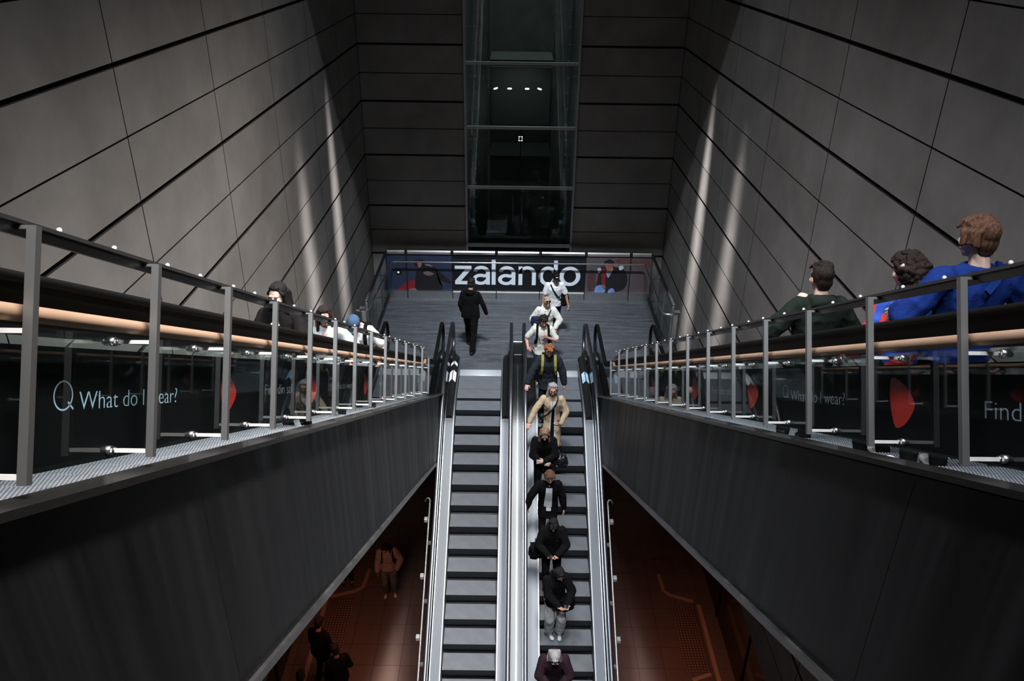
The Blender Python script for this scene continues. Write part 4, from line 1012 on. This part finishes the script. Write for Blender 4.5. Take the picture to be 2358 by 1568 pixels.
def bag(J, label, c, r, m, k, strap=None, cat='bag', name='bag', fold=.014, handle=False):
    t = place_like(J, name, label, cat); S = J['S']; cc = S(*c)
    pr = [('e', cc, r, J['Rt']), ('e', cc+V(0, 0, -r[2]*.35), (r[0]*1.05, r[1]*1.05, r[2]*.7), J['Rt']), ('b', cc, V(1, 0, 0), V(0, 1, 0), V(0, 0, 1), r[0]*.78, r[1]*.7, r[2]*.8)]
    blob('pouch', pr, m, t, .012, 2, fold=fold, ffreq=(14, 14, 12), scale=k)
    if strap: cross_strap(J, k, strap, m, t)
    if handle:
        bm = NB(); a = cc+V(0, 0, r[2]*.8); tube(bm, [(a+V(0, -r[1]*.6, 0))*k, (a+V(0, -r[1]*.3, .12))*k, (a+V(0, r[1]*.3, .12))*k, (a+V(0, r[1]*.6, 0))*k], .008, 6); obj('handle', bm, m, t)
    return t
def backpack(J, label, m, k, strap_m=None, r=(.15, .085, .21)):
    t = place_like(J, 'backpack', label, 'backpack'); S = J['S']; Rt = J['Rt']; c = S(0, -.20, .27)
    pr = [('e', c, r, Rt), ('b', c, Rt @ V(1, 0, 0), Rt @ V(0, 1, 0), Rt @ V(0, 0, 1), r[0]*.82, r[1]*.7, r[2]*.82)]
    blob('pack', pr, m, t, .012, 2, fold=.008, scale=k); back_straps(J, k, strap_m or m, t, d=.012); return t
def sunglasses(J, k, on_head=True, m=None, lens=None, y=0, z=0):
    HP, Rh = J['HP'], J['Rh']; o = None; bm = NB()
    if on_head: cy, cz, tl = .082, .098, R(-40)
    else: cy, cz, tl = .104, .003, 0
    rr = Rh @ Matrix.Rotation(-tl, 3, 'X')
    c = HP(0, cy, cz)
    def G(x, y_, z_): return (c+rr @ V(x, y_, z_))*k
    m = m or blackm
    n = 18
    for s in (-1, 1):
        pts = [G(s*.034+.027*math.cos(2*math.pi*i/n), -.006*abs(math.cos(2*math.pi*i/n)+s*.3), .021*math.sin(2*math.pi*i/n)) for i in range(n+1)]
        tube(bm, pts, .0028*k, 6, cap=False); tube(bm, [G(s*.062, 0, .006), G(s*.082, -.05, .004), G(s*.082, -.09, -.01)], .0025*k, 6)
    tube(bm, [G(-.008, 0, .004), G(.008, 0, .004)], .0025*k, 6)
    f = obj('glasses', bm, m, J['root'], smooth=True)
    if lens:
        for s in (-1, 1): bm = NB(); ell_prim(bm, G(s*.034, -.001, 0), (.025*k, .003*k, .019*k), rr); obj('lens', bm, lens, f, smooth=True)
    return f
PI = math.pi
SK1 = skinm('pale', (.60, .40, .32)); SK2 = skinm('rosy', (.50, .26, .20)); SK3 = skinm('tan', (.36, .19, .13)); SK4 = skinm('brown', (.22, .105, .07))
BLK = cloth('black', (.0035, .0035, .004), .95); BLK2 = cloth('soft black', (.007, .006, .0065), .95); WHT = cloth('white', (.60, .60, .61), nz=.04); CRM = cloth('cream', (.58, .555, .50), nz=.05)
DEN = cloth('dark denim', (.018, .026, .055)); GRYT = cloth('pale grey', (.42, .41, .42), nz=.06); BEI = cloth('beige trench', (.44, .335, .225), nz=.07)
LTH = mat('black leather', (.012, .012, .013), .3, 0, .6, bump=.4, bscale=20)
WSH = mat('white shoe', (.72, .72, .70), .5); BSH = mat('black shoe', (.015, .015, .016), .4)
HBLK = hairm('black', (.010, .008, .009)); HBRN = hairm('dark brown', (.018, .010, .008)); HGIN = hairm('ginger', (.26, .085, .03), (.40, .16, .065)); HGRY = hairm('silver', (.30, .29, .28), (.55, .54, .54))
HBLD = hairm('dark blonde', (.22, .125, .075), (.40, .26, .165)); HMBR = hairm('mid brown', (.09, .045, .025), (.19, .10, .06)); HBR2 = hairm('red brown', (.055, .024, .014), (.15, .068, .038)); HBLN = hairm('light blond', (.45, .33, .22), (.6, .47, .33))
LOWG = 'riders on the right hand lower escalator'
FR = PI                                  # facing the camera
def grd(kind, y): 
    ns = [16.38-.4*i for i in range(26)] if kind == 'low' else [16.6-.4*i for i in range(43)]
    for n in ns:
        if (kind == 'low' and n <= y < n+.4) or (kind == 'up' and n-.4 < y <= n): return nosing_z(kind, n)
    return 0
def kk(H): return H/1.75
GRP = ['people on the landing']
_p0 = person
def person(*a, **kw):
    kw.setdefault('group', GRP[0]); return _p0(*a, **kw)
# -- landing
J = person('person all in black walking on the landing with back to the camera', (-1.0, 17.98, 0), R(-12), 1.93,
    dict(lean=4, hp=18, rf=(.11, -.30, .0), lf=(-.10, .22, 0), rfp=0, rh=(.36, .10, .86), lh=(-.22, .10, .88), re=(.6, -.5, 0), fat=1.25), SK3, ('short', HBLK), dict(m=BLK, len=.10, th=.022, hood=True, name='hooded_jacket'), dict(m=BLK, th=.018), BSH)
H = 1.89; k = kk(H)
J = person('person in a black cap and white T-shirt at the back of the queue', (1.12, 18.72, 0), FR+R(6), H,
    dict(lean=5, hp=10, hy=6, rh=(.30, .10, .78), lh=(-.34, .12, .84), rf=(.10, .12, 0), lf=(-.10, -.22, 0), le=(-.7, -.5, 0), lcu=40, re=(.7, -.4, 0)), SK3, ('cap', HBRN), dict(m=WHT, sleeve=.46, th=.03, sr=.012, len=.05, name='t_shirt', fold=.010), dict(m=cloth('navy', (.012, .018, .040)), th=.016, bell=.012), BSH)
add_cap(J, k, BLK, logo='patch')
bag(J, 'big black shoulder bag with cross strap on the person in the white T-shirt', (-.22, -.02, .04), (.15, .10, .16), BLK, k, strap=1, handle=False)
t = place_like(J, 'bottle', 'small clear bottle with dark lid held by the person in the white T-shirt', 'bottle'); pc, d, n, sd = J['pl']
bm = NB(); c = (pc+d*.05+n*.03)*k; tube(bm, [c-sd*.06, c+sd*.07], .022, 12); obj('bottle_body', bm, mat('bluish plastic', (.25, .32, .40), .15), t, smooth=True)
bm = NB(); tube(bm, [c+sd*.07, c+sd*.095], .014, 10); obj('lid', bm, blackm, t)
H = 1.80; k = kk(H)
J = person('person in a cream hoodie with sunglasses pushed up over pale blond hair', (.86, 17.38, 0), FR, H,
    dict(lean=5, hp=10, hy=14, rh=(.20, .22, 1.0), lh=(-.20, .24, .98), re=(.8, -.6, -.2), le=(-.9, -.3, -.2), rf=(.09, .14, 0), lf=(-.09, -.1, 0)), SK2, ('short', HBLN), dict(m=CRM, hood=True, th=.034, sr=.015, len=.08, name='hoodie', fold=.013), dict(m=DEN, th=.012), BSH)
sunglasses(J, k, True, lens=mat('dark lens', (.01, .01, .012), .08))
bag(J, 'small navy shoulder bag carried by the person in the cream hoodie', (.24, .08, .20), (.12, .10, .13), cloth('navy bag', (.015, .018, .045)), k, strap=-1)
H = 1.88; k = kk(H)
J = person('dark haired person in a printed white T-shirt with black backpack straps', (.74, 16.22, .004), FR, H,
    dict(lean=5, hp=12, hy=8, rh=(.30, .22, .98), lh=(-.10, .22, 1.26), re=(.8, -.5, -.3), le=(-.8, -.2, -.6), rf=(.09, .02, 0), lf=(-.09, -.1, 0), rcu=45, rhd=(-.4, .8, .2), lhd=(.3, .2, 1), lcu=60), SK2, ('curly', HBRN), dict(m=CRM, sleeve=.5, th=.032, sr=.014, len=.10, name='t_shirt', fold=.012), dict(m=DEN, th=.014), BSH)
backpack(J, 'black backpack on the person in the printed white T-shirt', BLK, k)
pm2 = place_like(J, 'shirt_print', '', 'x'); bpy.data.objects.remove(pm2)
def chest_patch(J, k, pts, m, name='print', lift=.004, parent=None, w=1.0):
    """print lying on the front of the chest: project onto the shirt"""
    top_ = [c for c in J['root'].children if c.name.split('.')[0] in ('t_shirt', 'top', 'hoodie', 'jacket', 'coat', 'shirt', 'polo_shirt', 'hooded_jacket')][0]
    bm = NB(); S = J['S']; Rt = J['Rt']; f = Rt @ V(0, 1, 0); out = []
    from mathutils.bvhtree import BVHTree
    me = top_.data; bv = BVHTree.FromPolygons([v.co for v in me.vertices], [p.vertices for p in me.polygons])
    for x, z in pts:
        o_ = (S(x, .6, z))*k; hit = bv.ray_cast(o_, -f)
        out.append(bm.verts.new((hit[0] if hit[0] else S(x, .16, z)*k)+f*lift))
    bm.faces.new(out); bmesh.ops.triangulate(bm, faces=bm.faces); return obj(name, bm, m, top_)
pr_, pg_ = mat('print red ink', (.6, .03, .03), .6), mat('print green ink', (.02, .16, .05), .6)
n_ = 10
chest_patch(J, k, [(-.02+.030*math.cos(2*PI*i/n_), .27+.030*math.sin(2*PI*i/n_)) for i in range(n_)], pr_)
chest_patch(J, k, [(.09, .25), (.06, .17), (.03, .165), (.07, .27)], pg_)
for i in range(4):
    a = -.03*i; chest_patch(J, k, [(.02+a, .165+.014*i*i*.4), (.02+a, .178+.014*i*i*.4), (-.01+a, .178+.014*(i+1)**2*.4), (-.01+a, .165+.014*(i+1)**2*.4)], pr_)
phone(J, 'r', 'black phone held low by the person in the printed white T-shirt', k)
GRP[0] = 'riders queueing on the crowded lower escalator'
# -- lower escalator riders
def low(y): return grd('low', y)
y = 15.10; H = 1.97; k = kk(H)
J = person('person with ginger curly hair, glasses and a dark jacket, hand on the handrail', (.84, y, low(y)), FR, H,
    dict(lean=4, hp=14, hy=0, rh=(.41, .24, .93), lh=(-.32, .10, .86), re=(.8, -.5, 0), le=(-.8, -.4, 0), rhd=(.2, .9, -.35), rhn=(0, -.2, -1), rhth=(-1, 0, 0), rcu=28, rf=(.10, .0, 0), lf=(-.10, -.04, 0)), SK2, ('curly', HGIN, ), dict(m=cloth('dark slate', (.018, .020, .026)), hood=True, th=.036, sr=.014, len=.14, name='hooded_jacket', fold=.010), dict(m=BLK2, th=.012), BSH)
sunglasses(J, k, False)
backpack(J, 'olive strapped backpack worn by the person with ginger hair', BLK2, k, cloth('olive yellow', (.24, .22, .055)))
y = 14.26; H = 1.93; k = kk(H)
J = person('person with silver hair and glasses in an open beige trench coat', (.90, y, low(y)), FR, H,
    dict(lean=3, hp=2, rh=(.46, .24, .92), lh=(-.17, .20, .93), re=(.9, -.3, .1), le=(-.9, -.4, 0), rhd=(.3, .9, -.3), rhn=(0, -.2, -1), rhth=(-1, 0, 0), rcu=32, lhd=(.8, .3, -.2), lcu=40, fat=1.05), SK2, ('grey', HGRY, ), dict(m=BEI, th=.022, sr=.010, len=.50, flare=.035, collar=True, name='trench_coat', fold=.010), dict(m=BLK2, th=.012), BSH, fem=True)
sunglasses(J, k, False)
J['root'].children[0]
def front_panel(J, k, rows, m, name, garment, lift=.006):
    from mathutils.bvhtree import BVHTree
    g = [c for c in J['root'].children if c.name.split('.')[0] == garment][0]; me = g.data
    bv = BVHTree.FromPolygons([v.co for v in me.vertices], [p.vertices for p in me.polygons]); S = J['S']; f = J['Rt'] @ V(0, 1, 0); bm = NB(); R_ = []
    for z, x0, x1 in rows:
        r = []
        for i in range(7):
            x = x0+(x1-x0)*i/6; h = bv.ray_cast(S(x, .6, z)*k, -f); r.append(bm.verts.new((h[0] if h[0] else S(x, .15, z)*k)+f*lift))
        R_.append(r)
    for a, b in zip(R_, R_[1:]):
        for i in range(6): bm.faces.new((a[i], a[i+1], b[i+1], b[i]))
    return obj(name, bm, m, J['root'], smooth=True)
def rows(z0, z1, fx0, fx1, n=14): return [(z0+(z1-z0)*i/n, fx0(i/n), fx1(i/n)) for i in range(n+1)]
front_panel(J, k, rows(.46, -.42, lambda u: -.07+.02*u-.03*u*u, lambda u: .035+.0*u+.01*u), WHT, 'shirt', 'trench_coat', .005)
front_panel(J, k, rows(.30, -.44, lambda u: -.045-.005*u, lambda u: .005+.035*u), BLK, 'dark_top', 'trench_coat', .009)
front_panel(J, k, rows(.47, .36, lambda u: -.02*(1-u), lambda u: .02*(1-u)+.001), SK2, 'neckline', 'trench_coat', .010)
for (x, z) in ((.115, .26), (-.115, .26), (-.12, .02)):
    chest = front_panel(J, k, [(z+.014, x-.012, x+.012), (z-.014, x-.012, x+.012)], mat('dark button', (.02, .015, .012), .4), 'button', 'trench_coat', .008)
bag(J, 'slim black cross body bag on the person in the trench coat', (.20, .02, .06), (.05, .07, .07), LTH, k, strap=-1)
y = 13.47; H = 1.90; k = kk(H)
J = person('person with long dark blonde hair in a black jacket holding a phone', (.72, y, low(y)), FR, H,
    dict(lean=7, hp=20, rh=(.02, .30, 1.02), lh=(.0, .30, 1.08), re=(.9, -.1, -.3), le=(-.8, -.1, -.5), rhd=(-.9, .4, .1), lhd=(.8, .4, .1), rcu=35, lcu=35), SK1, ('long', HBLD), dict(m=BLK, th=.028, sr=.014, len=.04, name='jacket', fold=.010), dict(m=BLK2, th=.012), BSH, fem=True)
phone(J, 'l', 'silver phone held in both hands by the person with long blonde hair', k, mat('silver case', (.4, .4, .42), .3))
bag(J, 'shiny black quilted bag hanging beside the person with long blonde hair', (-.28, .08, .02), (.17, .12, .15), LTH, k, strap=None, fold=.03, handle=True)
y = 12.67; H = 1.87; k = kk(H)
J = person('person in a black coat with a long white scarf, one hand on the handrail', (.80, y, low(y)), FR, H,
    dict(lean=6, hp=12, hy=8, rh=(.40, .17, .92), lh=(-.30, .10, .84), re=(1, .0, .4), le=(-.8, -.4, 0), rhd=(.3, .6, -.7), rhn=(0, -.5, -.8), rcu=55, fat=1.12), SK2, ('mop', HMBR), dict(m=BLK, th=.034, sr=.012, len=.22, name='coat', fold=.008), dict(m=BLK2, th=.012), BSH, fem=True)
front_panel(J, k, rows(.46, .02, lambda u: -.06-.005*u, lambda u: .055+.03*u), WHT, 'scarf', 'coat', .016)
front_panel(J, k, rows(.06, -.06, lambda u: -.05, lambda u: .04), WHT, 'scarf_end', 'coat', .020)
blob('scarf_wrap', [('c', J['S'](-.07, -.02, .53), .022, J['S'](0, .075, .47), .026), ('c', J['S'](.07, -.02, .53), .022, J['S'](0, .075, .47), .026), ('c', J['S'](.07, -.03, .53), .022, J['S'](-.07, -.03, .53), .022)], WHT, J['root'], .009, 1, fold=.005, scale=k)
y = 11.86; H = 1.87; k = kk(H)
J = person('person in a black jacket, shiny sunglasses on the head, looking at a phone', (.86, y, low(y)), FR, H,
    dict(lean=7, hp=22, rh=(.08, .32, 1.02), lh=(-.08, .32, 1.02), re=(.9, -.2, -.3), le=(-.9, -.2, -.3), rhd=(-.6, .7, .1), lhd=(.6, .7, .1), rhn=(0, .3, 1), lhn=(0, .3, 1), rcu=20, lcu=20, fat=1.1), SK3, ('short', HBLK), dict(m=BLK, th=.034, sr=.014, len=.12, hood=True, name='hooded_jacket', fold=.01), dict(m=BLK2, th=.012), BSH)
sunglasses(J, k, True, lens=mat('mirror lens', (.9, .9, .9), .05, 1))
phone(J, 'r', 'black phone held by the person with sunglasses on the head', k)
bag(J, 'black tote bag on the arm of the person with sunglasses on the head', (.30, .04, -.04), (.12, .11, .17), BLK, k, handle=True)
chest_patch(J, k, [(-.10, .33), (-.06, .33), (-.06, .315), (-.10, .315)], mat('rust patch', (.2, .04, .02), .6))
y = 11.08; H = 1.86; k = kk(H)
J = person('person in black jacket, pale wide trousers and white shoes on the escalator', (.90, y, low(y)), FR+R(12), H,
    dict(lean=7, hp=30, hy=14, rh=(.02, .32, .98), lh=(-.14, .32, .98), re=(.9, -.3, -.2), le=(-.9, -.3, -.2), rhd=(-.4, .8, .1), lhd=(.3, .8, .1), rhn=(-.2, .2, 1), lhn=(.2, .2, 1), rcu=15, lcu=25, rf=(.09, .02, 0), lf=(-.11, .06, 0), rt=14, lt=-14, fat=1.1), SK3, ('long', HBLK), dict(m=BLK, th=.036, sr=.016, len=.10, name='jacket', fold=.010), dict(m=GRYT, th=.014, bell=.034, fold=.010), WSH, fem=True)
phone(J, 'l', 'white phone held by the person in pale wide trousers', k, mat('white case', (.8, .8, .8), .3))
bag(J, 'black bundled coat hanging from the arm of the person in pale wide trousers', (-.17, .10, -.10), (.17, .12, .15), BLK, k, fold=.03, cat='coat', name='folded_coat')
chest_patch(J, k, [(.045, -.05), (.02, -.08), (.045, -.11), (.07, -.08)], white, name='badge')
y = 9.86; H = 1.90; k = kk(H)
J = person('person with silvery hair and dark maroon jacket, lowest on the crowded escalator', (.84, y, low(y)), FR, H,
    dict(lean=10, hp=36, rh=(.06, .32, 1.0), lh=(-.08, .32, 1.0), re=(1, -.1, -.2), le=(-1, -.1, -.2), rhd=(-.6, .7, .1), lhd=(.6, .7, .1), rhn=(0, .3, 1), lhn=(0, .3, 1), rcu=20, lcu=20, fat=1.12), SK3, ('bob', HGRY), dict(m=cloth('dark maroon', (.022, .010, .014)), th=.038, sr=.014, len=.12, hood=True, name='hooded_jacket'), dict(m=BLK2, th=.012), BSH)
sunglasses(J, k, True, lens=mat('mirror lens', (.9, .9, .9), .05, 1))
phone(J, 'r', 'glowing pink phone held by the person at the bottom of the queue', k, lit=mat('pink screen', (.8, .1, .2), .3, emis=(1, .16, .28), es=.55))
GRP[0] = 'riders on the left upper escalator'
# -- upper left riders, facing the camera
def upg(y): return grd('up', y)
y = 7.16; H = 1.82; k = kk(H)
J = person('person with shoulder length black hair in a black T-shirt, hands raised', (-2.27, y, upg(y)), FR+R(-8), H,
    dict(lean=3, hp=0, hy=-4, rh=(.02, .25, 1.30), lh=(-.04, .26, 1.30), re=(.7, .3, -.8), le=(-.95, .3, -.5), rhd=(-.3, .3, .9), lhd=(.75, .2, .35), lhn=(0, .6, -.6), rhn=(-.4, -.7, .2), lcu=52, rcu=50), SK1, ('bob', HBLK, ), dict(m=BLK2, sleeve=.55, th=.028, sr=.016, name='t_shirt'), dict(m=BLK), BSH, fem=True, voxel=.006)
y = 9.16; H = 1.79; k = kk(H)
J = person('person with long brown hair in a white collared shirt behind the beech rail', (-2.38, y, upg(y)), FR+R(6), H,
    dict(lean=3, hp=4, hy=14, rh=(.20, .22, .98), lh=(-.30, .20, .98), re=(.7, -.5, -.2), le=(-.8, -.4, 0)), SK2, ('long', HBRN), dict(m=WHT, sleeve=.6, th=.026, sr=.012, collar=True, len=.04, name='shirt', fold=.012), dict(m=DEN), BSH, fem=True, voxel=.0065)
front_panel(J, k, rows(.46, .36, lambda u: -.03*(1-u), lambda u: .03*(1-u)+.001), SK2, 'neckline', 'shirt', .008)
y = 11.18; H = 1.99; k = kk(H)
J = person('person in a blue cap and white T-shirt with head bowed', (-2.38, y, upg(y)), FR+R(-4), H,
    dict(lean=6, hp=44, hy=-6, rh=(.24, .18, .95), lh=(-.30, .22, .96), re=(.7, -.5, -.2), le=(-.8, -.4, 0)), SK2, ('cap', HBRN), dict(m=WHT, sleeve=.5, th=.03, sr=.014, len=.05, name='t_shirt', fold=.010), dict(m=DEN), BSH)
add_cap(J, k, cloth('faded blue', (.045, .085, .16)), logo='line')
chest_patch(J, k, [(-.10, .30), (-.05, .305), (-.05, .297), (-.10, .292)], blackm, name='chest_mark')
backpack(J, 'black backpack worn by the person in the blue cap', BLK, k)
GRP[0] = 'riders on the right upper escalator'
# -- upper right riders, backs to the camera
y = 6.40; H = 1.89; k = kk(H)
J = person('person with short brown hair in a dark green jacket, hand at the ear', (2.74, y, upg(y)), R(4), H,
    dict(lean=3, hp=6, hy=10, lh=(-.11, .08, 1.44), lE=(-.33, .05, 1.17), lhd=(.3, .1, 1), lhn=(1, 0, 0), lcu=40, rh=(.30, .12, .92), re=(.7, -.4, 0), fat=1.1), SK1, ('short', HBRN), dict(m=cloth('dark green', (.010, .015, .011)), th=.038, sr=.018, hood=True, len=.10, name='hooded_jacket', fold=.012), dict(m=BLK), BSH, voxel=.0065)
y = 5.20; H = 1.76; k = kk(H)
camo = mat('red and blue patterned cloth', (.012, .05, .36), .8, nz=0)
nt = camo.node_tree; b_ = nt.nodes['Principled BSDF']; tc = nt.nodes.new('ShaderNodeTexCoord'); n1 = nt.nodes.new('ShaderNodeTexNoise'); n1.inputs['Scale'].default_value = 7; n1.inputs['Detail'].default_value = 1.5
r1 = nt.nodes.new('ShaderNodeValToRGB'); r1.color_ramp.interpolation = 'CONSTANT'; r1.color_ramp.elements[0].color = (.012, .06, .36, 1); r1.color_ramp.elements[1].position = .53; r1.color_ramp.elements[1].color = (.50, .03, .025, 1)
nt.links.new(tc.outputs['Object'], n1.inputs[0]); nt.links.new(n1.outputs[0], r1.inputs[0]); nt.links.new(r1.outputs[0], b_.inputs['Base Color'])
J = person('person with long dark curly hair in a red and blue patterned top', (2.86, y, upg(y)), R(14), H,
    dict(lean=3, hp=14, hy=14, rh=(.24, .12, .9), lh=(-.26, .16, .92)), SK1, ('bigcurly', HBRN, ), dict(m=camo, th=.03, sr=.018, len=.08, name='top', fold=.012), dict(m=BLK), WSH, fem=True, voxel=.0065)
bm = NB(); ell_prim(bm, J['HP'](-.088, -.03, .055)*k, (.012, .026, .024)); ell_prim(bm, J['HP'](-.090, -.02, .02)*k, (.010, .018, .014)); obj('hair_clip', bm, mat('pale pink clip', (.75, .55, .58), .4), J['root'], smooth=True)
ribbon('shoulder_strap', [(J['S'](.0+a, b, c), J['Rt'] @ V(0, -1, .4)) for a, b, c in ((-.06, -.06, .52), (0, -.155, .42), (.10, -.165, .28), (.17, -.12, .14))], .03, BLK, J['root'], .005, k)
y = 4.42; H = 1.83; k = kk(H)
J = person('person with wavy auburn hair in a bright blue hoodie, seen from behind', (2.80, y, upg(y)), R(6), H,
    dict(lean=3, hp=6, hy=22, lh=(-.22, .34, 1.05), lE=(-.36, .02, 1.16), lhd=(-.2, .6, -.5), lcu=30, rh=(.24, .10, 1.0), re=(1, -.6, -.1), fat=1.12, sh=.20), SK1, ('mop', HBR2), dict(m=cloth('royal blue', (.005, .019, .115)), th=.036, sr=.018, hood=False, len=.02, name='hoodie', fold=.012), dict(m=BLK), WSH, voxel=.006)
ribbon('hood_edge', [(J['S'](a, b, c), J['Rt'] @ V(0, -1, .6)) for a, b, c in ((.105, -.02, .545), (.085, -.08, .52), (.03, -.135, .47), (-.03, -.165, .42))], .035, MATS['cloth royal blue'], J['root'], .010, k)
bm = NB(); tube(bm, [J['S'](.062*math.cos(a), -.01+.062*math.sin(a), .535+.01*math.sin(a))*k for a in [PI*1.05+PI*.9*i/12 for i in range(13)]], .0018, 5, cap=False); obj('necklace', bm, bright, J['root'])
GRP[0] = 'people on the platform'
# -- people down on the platform
Z = PZ
J = person('lone person in a pale jacket and grey trousers standing on the dim platform', (-2.92, 14.78, Z), FR+R(8), 1.82,
    dict(lean=5, hp=34, hy=-20, rh=(.26, .10, .82), lh=(-.20, .16, .92), le=(-.9, -.4, 0)), SK3, ('long', HBRN), dict(m=cloth('dusty pink', (.36, .27, .24)), th=.04, sr=.018, len=.05, name='jacket', fold=.012), dict(m=cloth('slate grey', (.13, .13, .135)), th=.018, bell=.014), WSH, fem=True, voxel=.01)
back_straps(J, kk(1.82), BLK, J['root'], .03)
for lab, x, yy, rz, H_, tp in (('person in black beside the studded paving at the left platform edge', -4.02, 12.15, R(-20), 1.74, BLK), ('person in a black jacket right of two others at the left platform edge', -3.48, 11.50, R(30), 1.70, BLK2),
        ('person in dark grey cut by the bottom of the view at the platform edge', -4.05, 10.80, R(5), 1.72, cloth('charcoal', (.05, .05, .055)))):
    J = person(lab, (x, yy, Z), rz, H_*1.07, dict(lean=4, hp=12, rh=(.20, .2, .95), lh=(-.22, .12, .86), fat=1.12), SK3, ('short', HBLK), dict(m=tp, th=.035, len=.12, name='jacket'), dict(m=BLK2, th=.014), BSH, voxel=.01)
J = person('dark figure crouched in the shadow beyond the bent floor strip', (-4.05, 15.15, Z), FR, 1.66, dict(lean=6, hp=30), SK3, ('long', HBLK), dict(m=BLK, th=.03, len=.1, name='jacket'), dict(m=BLK2), BSH, voxel=.01)
